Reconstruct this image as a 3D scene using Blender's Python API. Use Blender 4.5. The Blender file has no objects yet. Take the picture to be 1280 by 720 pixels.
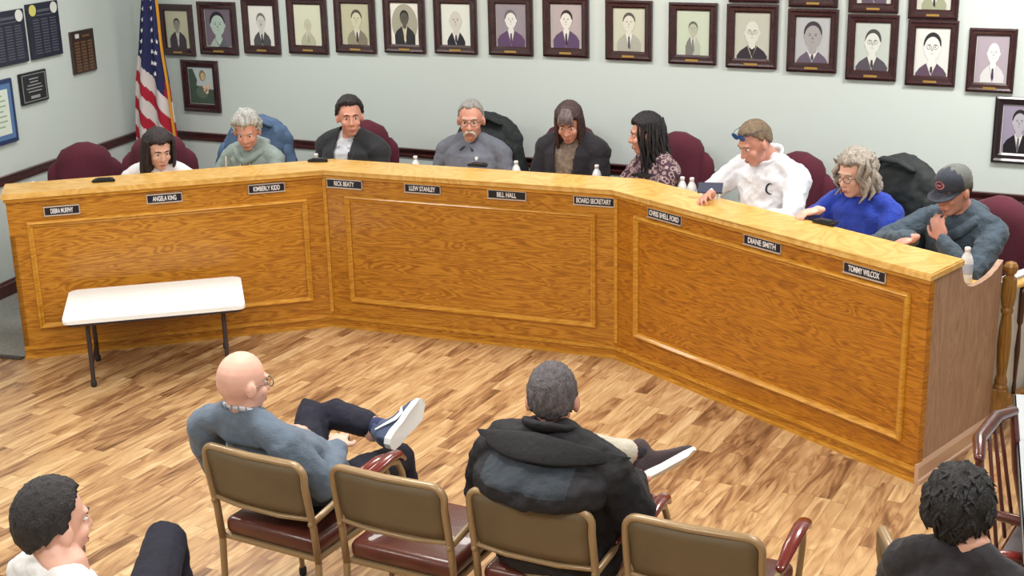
import bpy, bmesh, math, random
from mathutils import Vector, Matrix, Euler
from mathutils.bvhtree import BVHTree
from mathutils import noise as mnoise
random.seed(7)
SC = bpy.context.scene
COL = SC.collection
PI = math.pi
R = math.radians
V = Vector

# ------------------------------------------------------------------ camera
F_PX, PITCH, ROLL, CAM_H = 1705.413, 0.3011851, -0.0235247, 2.9232065
YAW = math.atan(0.4900550448)
_rz = Matrix.Rotation(YAW, 3, 'Z')
_f = V((0, math.cos(PITCH), -math.sin(PITCH)))
_u = V((0, math.sin(PITCH), math.cos(PITCH)))
_r = V((1, 0, 0))
C_F = _rz @ _f
C_R = _rz @ (_r * math.cos(ROLL) + _u * math.sin(ROLL))
C_U = _rz @ (-_r * math.sin(ROLL) + _u * math.cos(ROLL))
C_O = V((0, 0, CAM_H))
cam_d = bpy.data.cameras.new('camera')
cam = bpy.data.objects.new('camera', cam_d)
COL.objects.link(cam)
cam_d.sensor_fit = 'HORIZONTAL'
cam_d.sensor_width = 36
cam_d.lens = 36 * F_PX / 1280
cam_d.clip_start = 0.05
m = Matrix((C_R, C_U, -C_F)).transposed().to_4x4()
m.translation = C_O
cam.matrix_world = m
SC.camera = cam

def ray(px, py):
    return C_R * (px - 640) - C_U * (py - 360) + C_F * F_PX
def at(px, py, z):
    d = ray(px, py)
    return C_O + d * ((z - CAM_H) / d.z)
def atY(px, py, Y):
    d = ray(px, py)
    return C_O + d * (Y / d.y)

# ------------------------------------------------------------------ materials
def lin(c):
    return tuple((x / 12.92 if x <= .04045 else ((x + .055) / 1.055) ** 2.4) for x in (v / 255 for v in c)) + (1,)
MATS = {}
def mat(name, rgb, rough=.6, metal=0, bump=0, bscale=200, var=0, vscale=6, spec=.5, sheen=0, coat=0, stretch=None, emis=None, alpha=None, trans=0):
    if name in MATS: return MATS[name]
    m = bpy.data.materials.new(name); m.use_nodes = True
    nt = m.node_tree; b = nt.nodes['Principled BSDF']
    b.inputs['Base Color'].default_value = lin(rgb)
    b.inputs['Roughness'].default_value = rough
    b.inputs['Metallic'].default_value = metal
    b.inputs['Specular IOR Level'].default_value = spec
    if sheen: b.inputs['Sheen Weight'].default_value = sheen
    if coat: b.inputs['Coat Weight'].default_value = coat
    if trans: b.inputs['Transmission Weight'].default_value = trans
    tc = nt.nodes.new('ShaderNodeTexCoord')
    src = tc.outputs['Object']
    if stretch:
        mp = nt.nodes.new('ShaderNodeMapping'); mp.inputs['Scale'].default_value = stretch
        nt.links.new(src, mp.inputs['Vector']); src = mp.outputs['Vector']
    if var:
        n = nt.nodes.new('ShaderNodeTexNoise'); n.inputs['Scale'].default_value = vscale; n.inputs['Detail'].default_value = 5
        nt.links.new(src, n.inputs['Vector'])
        mr = nt.nodes.new('ShaderNodeMapRange'); mr.inputs['From Min'].default_value = .3; mr.inputs['From Max'].default_value = .7
        mr.inputs['To Min'].default_value = 1 - var; mr.inputs['To Max'].default_value = 1 + var
        nt.links.new(n.outputs['Fac'], mr.inputs['Value'])
        mx = nt.nodes.new('ShaderNodeVectorMath'); mx.operation = 'SCALE'; mx.inputs[0].default_value = lin(rgb)[:3]
        nt.links.new(mr.outputs['Result'], mx.inputs['Scale']); nt.links.new(mx.outputs['Vector'], b.inputs['Base Color'])
    if bump:
        n2 = nt.nodes.new('ShaderNodeTexNoise'); n2.inputs['Scale'].default_value = bscale; n2.inputs['Detail'].default_value = 4
        nt.links.new(src, n2.inputs['Vector'])
        bp = nt.nodes.new('ShaderNodeBump'); bp.inputs['Strength'].default_value = bump; bp.inputs['Distance'].default_value = .01
        nt.links.new(n2.outputs['Fac'], bp.inputs['Height']); nt.links.new(bp.outputs['Normal'], b.inputs['Normal'])
    MATS[name] = m
    return m

def ramp(nt, fac, stops):
    r = nt.nodes.new('ShaderNodeValToRGB'); nt.links.new(fac, r.inputs['Fac'])
    el = r.color_ramp.elements
    el[0].position, el[0].color = stops[0][0], lin(stops[0][1])
    el[1].position, el[1].color = stops[-1][0], lin(stops[-1][1])
    for p, c in stops[1:-1]:
        e = el.new(p); e.color = lin(c)
    return r
def mth(nt, op, a, b=None):
    n = nt.nodes.new('ShaderNodeMath'); n.operation = op
    for i, v in enumerate((a, b)):
        if v is None: continue
        if isinstance(v, (int, float)): n.inputs[i].default_value = v
        else: nt.links.new(v, n.inputs[i])
    return n.outputs[0]

def oak(name, stops, scale=(3, 3, 26), rough=.38, angle=0, seedz=0):
    """oak veneer: cathedral grain running along the local horizontal"""
    m = bpy.data.materials.new(name); m.use_nodes = True
    nt = m.node_tree; b = nt.nodes['Principled BSDF']
    tc = nt.nodes.new('ShaderNodeTexCoord')
    mp = nt.nodes.new('ShaderNodeMapping'); mp.inputs['Scale'].default_value = scale
    mp.inputs['Location'].default_value = (seedz, seedz * .7, seedz * .3)
    nt.links.new(tc.outputs['Object'], mp.inputs['Vector'])
    big = nt.nodes.new('ShaderNodeTexNoise'); big.inputs['Scale'].default_value = .55; big.inputs['Detail'].default_value = 2
    big.inputs['Distortion'].default_value = .8
    nt.links.new(mp.outputs['Vector'], big.inputs['Vector'])
    rings = mth(nt, 'SINE', mth(nt, 'MULTIPLY', big.outputs['Fac'], 75))
    fine = nt.nodes.new('ShaderNodeTexNoise'); fine.inputs['Scale'].default_value = 5; fine.inputs['Detail'].default_value = 6
    fine.inputs['Roughness'].default_value = .7
    nt.links.new(mp.outputs['Vector'], fine.inputs['Vector'])
    fac = mth(nt, 'ADD', mth(nt, 'MULTIPLY', mth(nt, 'ADD', rings, 1.0), .12), mth(nt, 'MULTIPLY', fine.outputs['Fac'], .80))
    r = ramp(nt, fac, stops)
    nt.links.new(r.outputs['Color'], b.inputs['Base Color'])
    b.inputs['Roughness'].default_value = rough
    b.inputs['Coat Weight'].default_value = .15
    bp = nt.nodes.new('ShaderNodeBump'); bp.inputs['Strength'].default_value = .12; bp.inputs['Distance'].default_value = .003
    nt.links.new(fac, bp.inputs['Height']); nt.links.new(bp.outputs['Normal'], b.inputs['Normal'])
    MATS[name] = m
    return m
OAK = oak('oak_honey', [(.28, (134, 80, 12)), (.46, (170, 109, 22)), (.58, (186, 126, 33)), (.80, (204, 147, 52))])
OAKR = oak('oak_amber', [(.30, (134, 78, 8)), (.46, (166, 102, 15)), (.58, (182, 116, 22)), (.80, (198, 136, 36))], seedz=3.3)
OAKT = oak('oak_top', [(.18, (196, 144, 66)), (.45, (218, 172, 92)), (.85, (236, 198, 124))], scale=(4, 4, 4), rough=.3)
OAKE = oak('oak_end', [(.18, (132, 98, 78)), (.45, (160, 126, 104)), (.85, (186, 154, 130))], scale=(20, 20, 2.2), rough=.5, seedz=1.7)
OAKM = oak('oak_moulding', [(.18, (156, 98, 20)), (.45, (192, 134, 38)), (.85, (220, 166, 70))], rough=.28, seedz=2)

def floor_mat():
    m = bpy.data.materials.new('laminate_planks'); m.use_nodes = True
    nt = m.node_tree; b = nt.nodes['Principled BSDF']
    tc = nt.nodes.new('ShaderNodeTexCoord'); sp = nt.nodes.new('ShaderNodeSeparateXYZ')
    mp = nt.nodes.new('ShaderNodeMapping'); mp.inputs['Rotation'].default_value = (0, 0, R(3))
    nt.links.new(tc.outputs['Object'], mp.inputs['Vector']); nt.links.new(mp.outputs['Vector'], sp.inputs[0])
    W, L = .078, .50
    xr = mth(nt, 'DIVIDE', sp.outputs['X'], W); row = mth(nt, 'FLOOR', xr)
    wn = nt.nodes.new('ShaderNodeTexWhiteNoise'); wn.noise_dimensions = '1D'; nt.links.new(row, wn.inputs['W'])
    yr = mth(nt, 'ADD', mth(nt, 'DIVIDE', sp.outputs['Y'], L), mth(nt, 'MULTIPLY', wn.outputs['Value'], 7.3)); idx = mth(nt, 'FLOOR', yr)
    cb = nt.nodes.new('ShaderNodeCombineXYZ'); nt.links.new(row, cb.inputs[0]); nt.links.new(idx, cb.inputs[1])
    w2 = nt.nodes.new('ShaderNodeTexWhiteNoise'); w2.noise_dimensions = '2D'; nt.links.new(cb.outputs[0], w2.inputs['Vector'])
    # grain, shifted for each plank
    off = nt.nodes.new('ShaderNodeCombineXYZ'); nt.links.new(mth(nt, 'MULTIPLY', sp.outputs['X'], 11.0), off.inputs[0])
    nt.links.new(mth(nt, 'MULTIPLY', sp.outputs['Y'], 1.6), off.inputs[1]); nt.links.new(mth(nt, 'MULTIPLY', w2.outputs['Value'], 37), off.inputs[2])
    g = nt.nodes.new('ShaderNodeTexNoise'); g.inputs['Scale'].default_value = 1.3; g.inputs['Detail'].default_value = 7; g.inputs['Distortion'].default_value = 2.2
    nt.links.new(off.outputs[0], g.inputs['Vector'])
    fac = mth(nt, 'ADD', mth(nt, 'MULTIPLY', w2.outputs['Value'], .30), mth(nt, 'MULTIPLY', g.outputs['Fac'], .92))
    r = ramp(nt, fac, [(.30, (92, 62, 40)), (.45, (142, 104, 70)), (.58, (178, 140, 98)), (.74, (202, 168, 122)), (.92, (222, 196, 152))])
    # joints
    fx = mth(nt, 'FRACT', xr); fy = mth(nt, 'FRACT', yr)
    ex = mth(nt, 'LESS_THAN', fx, .035); ey = mth(nt, 'LESS_THAN', fy, .007)
    e = mth(nt, 'MAXIMUM', ex, ey)
    mx = nt.nodes.new('ShaderNodeMix'); mx.data_type = 'RGBA'
    nt.links.new(mth(nt, 'MULTIPLY', e, .55), mx.inputs['Factor']); nt.links.new(r.outputs['Color'], mx.inputs['A'])
    mx.inputs['B'].default_value = lin((112, 74, 44))
    nt.links.new(mx.outputs['Result'], b.inputs['Base Color'])
    b.inputs['Roughness'].default_value = .33
    b.inputs['Specular IOR Level'].default_value = .5
    return m
FLOORM = floor_mat()
WALLM = mat('wall_paint', (202, 213, 211), .85, bump=.05, bscale=90)
CEILM = mat('ceiling_tile', (225, 225, 220), .9, bump=.4, bscale=120)
DARKTRIM = mat('mahogany_trim', (74, 34, 34), .35, coat=.3, var=.2, vscale=20)
CARPET = mat('grey_carpet', (146, 148, 144), .95, bump=.8, bscale=400, var=.15, vscale=60)
BURG = mat('burgundy_fabric', (82, 22, 42), .9, bump=.25, bscale=500, sheen=.05, var=.12, vscale=9)
BLACKP = mat('black_plastic', (22, 22, 26), .45)
WHITE = mat('white_paint', (228, 228, 226), .5)
SPINDLE = mat('dark_spindle', (62, 34, 28), .35, coat=.3)
NEWEL = oak('oak_newel', [(.18, (92, 60, 22)), (.45, (132, 92, 38)), (.85, (166, 124, 62))], scale=(14, 14, 2), rough=.3)
BRONZE = mat('bronze_enamel', (152, 128, 94), .35, metal=.15, coat=.2, var=.05)
VINYL = mat('taupe_vinyl', (104, 90, 66), .55, bump=.15, bscale=300, var=.12, vscale=5)
LEATHER = mat('brown_leather', (88, 44, 34), .32, bump=.12, bscale=60, var=.18, vscale=8, coat=.25)
ARMPAD = mat('maroon_arm_pad', (104, 34, 30), .22, coat=.4)
RUBBER = mat('rubber', (40, 38, 38), .8)
TABLEW = mat('white_table_top', (240, 246, 248), .35)
STEELG = mat('dark_steel', (66, 60, 66), .35, metal=.4)
CHERRY = mat('cherry_wood', (78, 34, 30), .25, coat=.5, var=.2, vscale=12)
GREYTOP = mat('grey_laminate', (176, 182, 188), .4)

# ------------------------------------------------------------------ mesh helpers
def link(name, me, material=None, parent=None, smooth=False):
    o = bpy.data.objects.new(name, me); COL.objects.link(o)
    if material is not None:
        for mm in (material if isinstance(material, (list, tuple)) else [material]): me.materials.append(mm)
    if smooth:
        me.polygons.foreach_set('use_smooth', [True] * len(me.polygons))
    if parent is not None: o.parent = parent
    return o
def obj(name, bm, material=None, parent=None, smooth=False):
    me = bpy.data.meshes.new(name)
    bmesh.ops.recalc_face_normals(bm, faces=bm.faces[:])
    bm.to_mesh(me); bm.free()
    return link(name, me, material, parent, smooth)
def thing(name, label, cat, loc=(0, 0, 0), rz=0, group=None):
    o = bpy.data.objects.new(name, None); COL.objects.link(o)
    o.location = loc; o.rotation_euler = (0, 0, rz); o.empty_display_size = .1
    o['label'] = label; o['category'] = cat
    if group: o['group'] = group
    return o
def tag(o, label, cat, group=None):
    o['label'] = label; o['category'] = cat
    if group: o['group'] = group
    return o
def struct(name, bm, m_, smooth=False):
    o = obj(name, bm, m_, None, smooth); o['kind'] = 'structure'; return o
def dup(root, loc, rz, label, group=None):
    r = root.copy(); COL.objects.link(r); r.location = loc; r.rotation_euler = (0, 0, rz)
    r['label'] = label
    if group: r['group'] = group
    for ch in list(root.children):
        c = ch.copy(); COL.objects.link(c); c.parent = r
        for g in ch.children:
            d = g.copy(); COL.objects.link(d); d.parent = c
    return r

def add_box(bm, c, s, M=None, bev=0, seg=2):
    r = bmesh.ops.create_cube(bm, size=1)
    vs = r['verts']
    for v in vs: v.co = V((v.co.x * s[0], v.co.y * s[1], v.co.z * s[2]))
    if bev:
        es = list({e for v in vs for e in v.link_edges})
        rb = bmesh.ops.bevel(bm, geom=es, offset=bev, segments=seg, affect='EDGES', profile=.5)
        vs = list({v for f in rb['faces'] for v in f.verts} | {v for v in vs if v.is_valid})
    for v in vs:
        co = v.co + V(c)
        v.co = (M @ co) if M is not None else co
    return vs
def add_prism(bm, pts, z0, z1, M=None):
    """vertical prism on a 2D outline"""
    a = [bm.verts.new((p[0], p[1], z0)) for p in pts]; b = [bm.verts.new((p[0], p[1], z1)) for p in pts]
    fs = [bm.faces.new(a[::-1]), bm.faces.new(b)]
    n = len(pts)
    for i in range(n): fs.append(bm.faces.new((a[i], a[(i + 1) % n], b[(i + 1) % n], b[i])))
    if M is not None:
        for v in a + b: v.co = M @ v.co
    return fs
def add_extr(bm, pts3, vec):
    a = [bm.verts.new(p) for p in pts3]; b = [bm.verts.new(V(p) + V(vec)) for p in pts3]
    bm.faces.new(a[::-1]); bm.faces.new(b)
    n = len(a)
    for i in range(n): bm.faces.new((a[i], a[(i + 1) % n], b[(i + 1) % n], b[i]))
def frame_of(d):
    d = d.normalized(); up = V((0, 0, 1)) if abs(d.z) < .95 else V((1, 0, 0))
    x = d.cross(up).normalized(); y = x.cross(d).normalized()
    return x, y
def add_tube(bm, pts, rad, n=10, cap='round', flat=1.0, ref=None):
    """tube through points; rad number or list; cap round or flat. flat squashes one axis"""
    pts = [V(p) for p in pts]
    if not isinstance(rad, (list, tuple)): rad = [rad] * len(pts)
    rings = []
    P = []; Rr = []; D = []
    for i, p in enumerate(pts):
        d = (pts[min(i + 1, len(pts) - 1)] - pts[max(i - 1, 0)])
        D.append(d.normalized()); P.append(p); Rr.append(rad[i])
    if cap == 'round':
        A = [(P[0] - D[0] * Rr[0] * math.sin(a), Rr[0] * math.cos(a), D[0]) for a in (R(80), R(55), R(28))]
        B = [(P[-1] + D[-1] * Rr[-1] * math.sin(a), Rr[-1] * math.cos(a), D[-1]) for a in (R(28), R(55), R(80))]
    else: A = []; B = []
    seq = A + list(zip(P, Rr, D)) + B
    x, y = frame_of(seq[0][2])
    if ref is not None:
        y = (V(ref) - seq[0][2] * V(ref).dot(seq[0][2])).normalized(); x = seq[0][2].cross(y)
    for (p, r, d) in seq:
        x = (x - d * x.dot(d)).normalized(); y = d.cross(x).normalized()
        rings.append([bm.verts.new(p + x * (r * math.cos(2 * PI * k / n)) + y * (r * flat * math.sin(2 * PI * k / n))) for k in range(n)])
    for a, b in zip(rings, rings[1:]):
        for k in range(n): bm.faces.new((a[k], a[(k + 1) % n], b[(k + 1) % n], b[k]))
    bm.faces.new(rings[0][::-1]); bm.faces.new(rings[-1])
def add_ell(bm, c, r, M=None, u=20, v=12):
    """ellipsoid, centre c, radii r, optional 3x3 rotation M"""
    res = bmesh.ops.create_uvsphere(bm, u_segments=u, v_segments=v, radius=1)
    for q in res['verts']:
        co = V((q.co.x * r[0], q.co.y * r[1], q.co.z * r[2]))
        q.co = (M @ co if M is not None else co) + V(c)
def add_loft(bm, secs, n=24):
    """secs: (centre, rx, ry, rot3) closed loft of ellipses with capped ends"""
    rings = []
    for c, rx, ry, M in secs:
        rings.append([bm.verts.new(V(c) + M @ V((rx * math.cos(2 * PI * k / n), ry * math.sin(2 * PI * k / n), 0))) for k in range(n)])
    for a, b in zip(rings, rings[1:]):
        for k in range(n): bm.faces.new((a[k], a[(k + 1) % n], b[(k + 1) % n], b[k]))
    bm.faces.new(rings[0][::-1]); bm.faces.new(rings[-1])
def add_lathe(bm, prof, c=(0, 0, 0), n=16):
    """prof: (radius, z) from bottom to top"""
    rings = [[bm.verts.new((c[0] + r * math.cos(2 * PI * k / n), c[1] + r * math.sin(2 * PI * k / n), c[2] + z)) for k in range(n)] for r, z in prof]
    for a, b in zip(rings, rings[1:]):
        for k in range(n): bm.faces.new((a[k], a[(k + 1) % n], b[(k + 1) % n], b[k]))
    bm.faces.new(rings[0][::-1]); bm.faces.new(rings[-1])
TEX = {}
def clouds(size, depth=2):
    k = (size, depth)
    if k not in TEX:
        t = bpy.data.textures.new('folds', 'CLOUDS'); t.noise_scale = size; t.noise_depth = depth; TEX[k] = t
    return TEX[k]
def fuse(bm, voxel, smooth=4, disp=0, dsize=.1, dec=None):
    """merge overlapping closed shapes into one continuous smooth surface"""
    me = bpy.data.meshes.new('t'); bmesh.ops.recalc_face_normals(bm, faces=bm.faces[:]); bm.to_mesh(me); bm.free()
    o = bpy.data.objects.new('t', me); COL.objects.link(o)
    md = o.modifiers.new('r', 'REMESH'); md.mode = 'VOXEL'; md.voxel_size = voxel; md.adaptivity = 0
    if smooth:
        s = o.modifiers.new('s', 'SMOOTH'); s.factor = .5; s.iterations = smooth
    if disp:
        d = o.modifiers.new('d', 'DISPLACE'); d.texture = clouds(dsize); d.strength = disp; d.mid_level = .5; d.texture_coords = 'LOCAL'
    if dec:
        q = o.modifiers.new('q', 'DECIMATE'); q.ratio = dec
    dg = bpy.context.evaluated_depsgraph_get(); dg.update()
    out = bpy.data.meshes.new_from_object(o.evaluated_get(dg))
    bpy.data.objects.remove(o); bpy.data.meshes.remove(me)
    out.materials.clear()
    return out
def text_mesh(s, size, depth=.0015):
    cu = bpy.data.curves.new('t', 'FONT'); cu.body = s; cu.size = size; cu.extrude = depth
    cu.align_x = 'CENTER'; cu.align_y = 'CENTER'; cu.offset = size * .018
    o = bpy.data.objects.new('t', cu); COL.objects.link(o)
    dg = bpy.context.evaluated_depsgraph_get(); dg.update()
    me = bpy.data.meshes.new_from_object(o.evaluated_get(dg))
    bpy.data.objects.remove(o); me.materials.clear()
    return me
def fit_text(s, w, h, depth=.0012):
    me = text_mesh(s, 1.0, depth)
    xs = [v.co.x for v in me.vertices]; ys = [v.co.y for v in me.vertices]
    cx, cy = (min(xs) + max(xs)) / 2, (min(ys) + max(ys)) / 2
    sx, sy = w / (max(xs) - min(xs)), h / (max(ys) - min(ys))
    for v in me.vertices: v.co = V(((v.co.x - cx) * sx, (v.co.y - cy) * sy, v.co.z))
    return me
def move(me, M):
    me.transform(M); return me

# ------------------------------------------------------------------ the room
BACK_Y = 8.9
CORNER = V((-7.77, 8.9, 0)); LB = V((-7.47, 6.9, 0))
LDIR = (CORNER - LB).normalized()                 # along the left wall, away from the camera
LN = V((LDIR.y, -LDIR.x, 0))                      # into the room
LFAR = CORNER - LDIR * 11.5
CEIL = 3.15
RX = 3.6
RAILZ = .87
bm = bmesh.new(); add_box(bm, (-2.1, 3.2, -.05), (12.4, 12.4, .1)); struct('floor', bm, FLOORM)
bm = bmesh.new(); add_box(bm, (-2.1, 3.2, CEIL + .05), (12.4, 12.4, .1)); struct('ceiling', bm, CEILM)
bm = bmesh.new(); add_box(bm, (-2.1, BACK_Y + .06, CEIL / 2), (12.4, .12, CEIL + .1)); struct('wall_back', bm, WALLM)
bm = bmesh.new(); add_box(bm, (RX + .06, 3.2, CEIL / 2), (.12, 12.4, CEIL + .1)); struct('wall_right', bm, WALLM)
bm = bmesh.new(); add_box(bm, (-2.1, -2.56, CEIL / 2), (12.4, .12, CEIL + .1)); struct('wall_front', bm, WALLM)
bm = bmesh.new()
a, b = LFAR, CORNER + LDIR * .1
add_prism(bm, [(a.x, a.y), (b.x, b.y), (b.x - LN.x * .12, b.y - LN.y * .12), (a.x - LN.x * .12, a.y - LN.y * .12)], -.05, CEIL + .05)
struct('wall_left', bm, WALLM)
def rail_profile(bm, p0, p1, nrm, prof):
    """sweep a 2D profile (depth from wall, z) between two wall points"""
    add_extr(bm, [V(p0) + nrm * d + V((0, 0, z)) for d, z in prof], V(p1) - V(p0))
CHAIR_RAIL = [(0, RAILZ - .075), (.012, RAILZ - .07), (.018, RAILZ - .05), (.012, RAILZ - .045), (.014, RAILZ - .02), (.03, RAILZ - .012), (.032, RAILZ), (0, RAILZ)]
BASEP = [(0, 0), (.018, 0), (.018, .09), (.01, .105), (.01, .115), (0, .12)]
bm = bmesh.new(); rail_profile(bm, (-7.77, BACK_Y, 0), (RX, BACK_Y, 0), V((0, -1, 0)), CHAIR_RAIL); struct('trim_1', bm, DARKTRIM)
bm = bmesh.new(); rail_profile(bm, LFAR, CORNER, LN, CHAIR_RAIL); struct('trim_2', bm, DARKTRIM)
bm = bmesh.new(); rail_profile(bm, (-7.77, BACK_Y, 0), (RX, BACK_Y, 0), V((0, -1, 0)), BASEP); struct('baseboard_back', bm, DARKTRIM)
bm = bmesh.new(); rail_profile(bm, LFAR, CORNER, LN, BASEP); struct('baseboard_left', bm, DARKTRIM)

# ------------------------------------------------------------------ the dais
DA, DB, DC, DD = V((-6.36, 5.96, 0)), V((-4.89, 7.25, 0)), V((-2.91, 7.38, 0)), V((-.92, 6.30, 0))
DE = V((-.68, 7.07, 0))
def seg_n(a, b):
    u = (b - a).normalized(); return V((-u.y, u.x, 0))       # away from the public side
def offset_line(o, e0=0, e1=0):
    """polyline of the dais front moved by o towards the members"""
    P = [DA, DB, DC, DD]; N = [seg_n(P[i], P[i + 1]) for i in range(3)]
    U = [(P[i + 1] - P[i]).normalized() for i in range(3)]
    out = [P[0] + N[0] * o - U[0] * e0]
    for i in (1, 2):
        m_ = (N[i - 1] + N[i]).normalized(); out.append(P[i] + m_ * (o / m_.dot(N[i])))
    ed = (DE - DD).normalized()
    out.append(P[3] + ed * (o / ed.dot(N[2])) + U[2] * e1)
    return out
def band(bm, o0, o1, z0, z1, e0=0, e1=0):
    a = offset_line(o0, e0, e1); b = offset_line(o1, e0, e1)
    for i in range(3):
        add_prism(bm, [a[i].xy, a[i + 1].xy, b[i + 1].xy, b[i].xy], z0, z1)
def band1(bm, o0, o1, z0, z1, e0=0, e1=0):
    a = offset_line(o0, e0, e1); b = offset_line(o1, e0, e1)
    add_prism(bm, [p.xy for p in a] + [p.xy for p in b[::-1]], z0, z1)
SLAB = 1.07
dais = thing('council_dais', 'long angled honey oak dais with three framed front panels and raised counter', 'dais', (-3.2, 6.9, 0))
def dpart(name, bm, m_, smooth=False, par=None):
    o = obj(name, bm, m_, None, smooth)
    if par is None:
        o.parent = dais; o.matrix_parent_inverse = Matrix.Translation(-dais.location)
    else:
        o.parent = par
    return o
# each front panel is built in its own frame so the grain runs along it
def seg_frame(a, b):
    u = (b - a).normalized(); n = seg_n(a, b)                 # local -y = towards the public
    M = Matrix((u, n, V((0, 0, 1)))).transposed().to_4x4(); M.translation = a
    return M
SEGM = [seg_frame(DA, DB), seg_frame(DB, DC), seg_frame(DC, DD)]
SEGL = [(DB - DA).length, (DC - DB).length, (DD - DC).length]
MOULD = [(.105, 1.835, .186, .882), (.145, 1.856, .182, .905), (.17, 2.165, .185, .94)]
for i in range(3):
    bm = bmesh.new(); add_box(bm, (SEGL[i] / 2, .02, SLAB / 2 - .02), (SEGL[i], .04, SLAB - .04))
    p = obj('front_panel', bm, (OAK, OAK, OAKR)[i]); p.parent = dais
    p.matrix_local = Matrix.Translation(-dais.location) @ SEGM[i]
    # picture-frame moulding
    x0, x1, z0, z1 = MOULD[i]; w = .034
    bm = bmesh.new()
    prof = [(0, 0), (0, .010), (.005, .020), (.013, .024), (.020, .016), (.026, .010), (w, .008), (w, 0)]
    cs = [V((x0, 0, z0)), V((x1, 0, z0)), V((x1, 0, z1)), V((x0, 0, z1))]
    ins = [V((1, 0, 1)), V((-1, 0, 1)), V((-1, 0, -1)), V((1, 0, -1))]
    rings = [[bm.verts.new(c + q * d - V((0, hgt, 0))) for d, hgt in prof] for c, q in zip(cs, ins)]
    for k in range(4):
        a_, b_ = rings[k], rings[(k + 1) % 4]
        for j in range(len(prof)):
            bm.faces.new((a_[j], a_[(j + 1) % len(prof)], b_[(j + 1) % len(prof)], b_[j]))
    q = obj('panel_moulding', bm, OAKM); q.parent = p
bm = bmesh.new(); band1(bm, -.012, .03, .0, .066); dpart('baseboard', bm, OAK)
bm = bmesh.new(); band1(bm, -.021, 0, .060, .068); band1(bm, -.013, 0, .068, .078); dpart('base_moulding', bm, OAKM)
bm = bmesh.new(); band1(bm, -.024, 0, 0, .014); band1(bm, -.019, 0, .014, .019); dpart('shoe_moulding', bm, OAKM)
bm = bmesh.new(); band1(bm, -.035, .30, SLAB - .032, SLAB, .02, .025)
bmesh.ops.bevel(bm, geom=[e for e in bm.edges if abs(e.verts[0].co.z - e.verts[1].co.z) < 1e-5 and e.verts[0].co.z > SLAB - .001], offset=.007, segments=2, affect='EDGES')
dpart('counter_top', bm, OAKT)
bm = bmesh.new(); band1(bm, -.02, .02, SLAB - .055, SLAB - .032, .01, .012); dpart('top_moulding', bm, OAKM)
bm = bmesh.new(); band1(bm, .26, .285, .84, SLAB - .032, 0, -.035); dpart('counter_riser', bm, OAK)
bm = bmesh.new(); band1(bm, .04, .72, .80, .84, 0, -.03); dpart('worktop', bm, OAKT)
for P_, Nn in ((DB, (seg_n(DA, DB) + seg_n(DB, DC)).normalized()), (DC, (seg_n(DB, DC) + seg_n(DC, DD)).normalized())):
    bm = bmesh.new(); c = P_ - Nn * .004; t_ = V((Nn.y, -Nn.x, 0))
    add_prism(bm, [(c + t_ * .014 + Nn * .012).xy, (c + t_ * .011 - Nn * .006).xy, (c - t_ * .011 - Nn * .006).xy, (c - t_ * .014 + Nn * .012).xy], .1, SLAB - .055)
    dpart('corner_strip', bm, OAKM)
# end panels; the right one steps down behind the counter in a scoop
eu = (DE - DD).normalized(); en = V((eu.y, -eu.x, 0)); el = (DE - DD).length
bm = bmesh.new()
prof = [(.03, 0), (el, 0), (el, .945), (el - .06, .915), (el - .14, .892), (el - .24, .882), (el - .34, .886), (el - .40, .905), (el - .44, .94), (el - .46, .98), (.33, SLAB - .04), (.03, SLAB - .04)]
add_extr(bm, [V((s, 0, z)) for s, z in prof], (0, .03, 0))
p = obj('end_panel', bm, OAKE); p.parent = dais
ME = Matrix((eu, -en, V((0, 0, 1)))).transposed().to_4x4(); ME.translation = DD
p.matrix_local = Matrix.Translation(-dais.location) @ ME
bm = bmesh.new(); add_extr(bm, [V((-.02, -y, z)) for y, z in [(0, 0), (.03, 0), (.03, .02), (.02, .025), (.02, .085), (.012, .1), (0, .1)]], (el + .02, 0, 0))
q = obj('end_base_moulding', bm, mat('pale_oak', (196, 160, 134), .3, coat=.3)); q.parent = p
bm = bmesh.new(); nA = seg_n(DA, DB); uA = (DB - DA).normalized()
add_prism(bm, [(DA + nA * .0).xy, (DA + uA * .03).xy, (DA + uA * .03 + nA * .62).xy, (DA + nA * .62).xy], 0, .8)
dpart('end_panel', bm, OAK)

# carpet behind the dais and its edge strip
bm = bmesh.new()
back = offset_line(.03)
e_l = V((-7.6, 5.82, 0))
pts = [e_l.xy, V((-6.42, 5.93)), back[0].xy, back[1].xy, back[2].xy, back[3].xy, (DE + eu * .02).xy, V((-.45, BACK_Y - .02)), (CORNER + LN * .02).xy, (LB + LN * .02).xy]
add_prism(bm, pts, .0, .008)
c = obj('carpet', bm, CARPET); c['kind'] = 'structure'; c.name = 'floor_carpet'
bm = bmesh.new(); add_prism(bm, [V((-7.6, 5.79)), V((-6.9, 5.83)), V((-6.37, 5.92)), V((-6.37, 5.955)), V((-6.9, 5.865)), V((-7.6, 5.83))], 0, .014)
struct('trim_3', bm, mat('dark_edge_strip', (70, 62, 58), .6))

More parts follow.
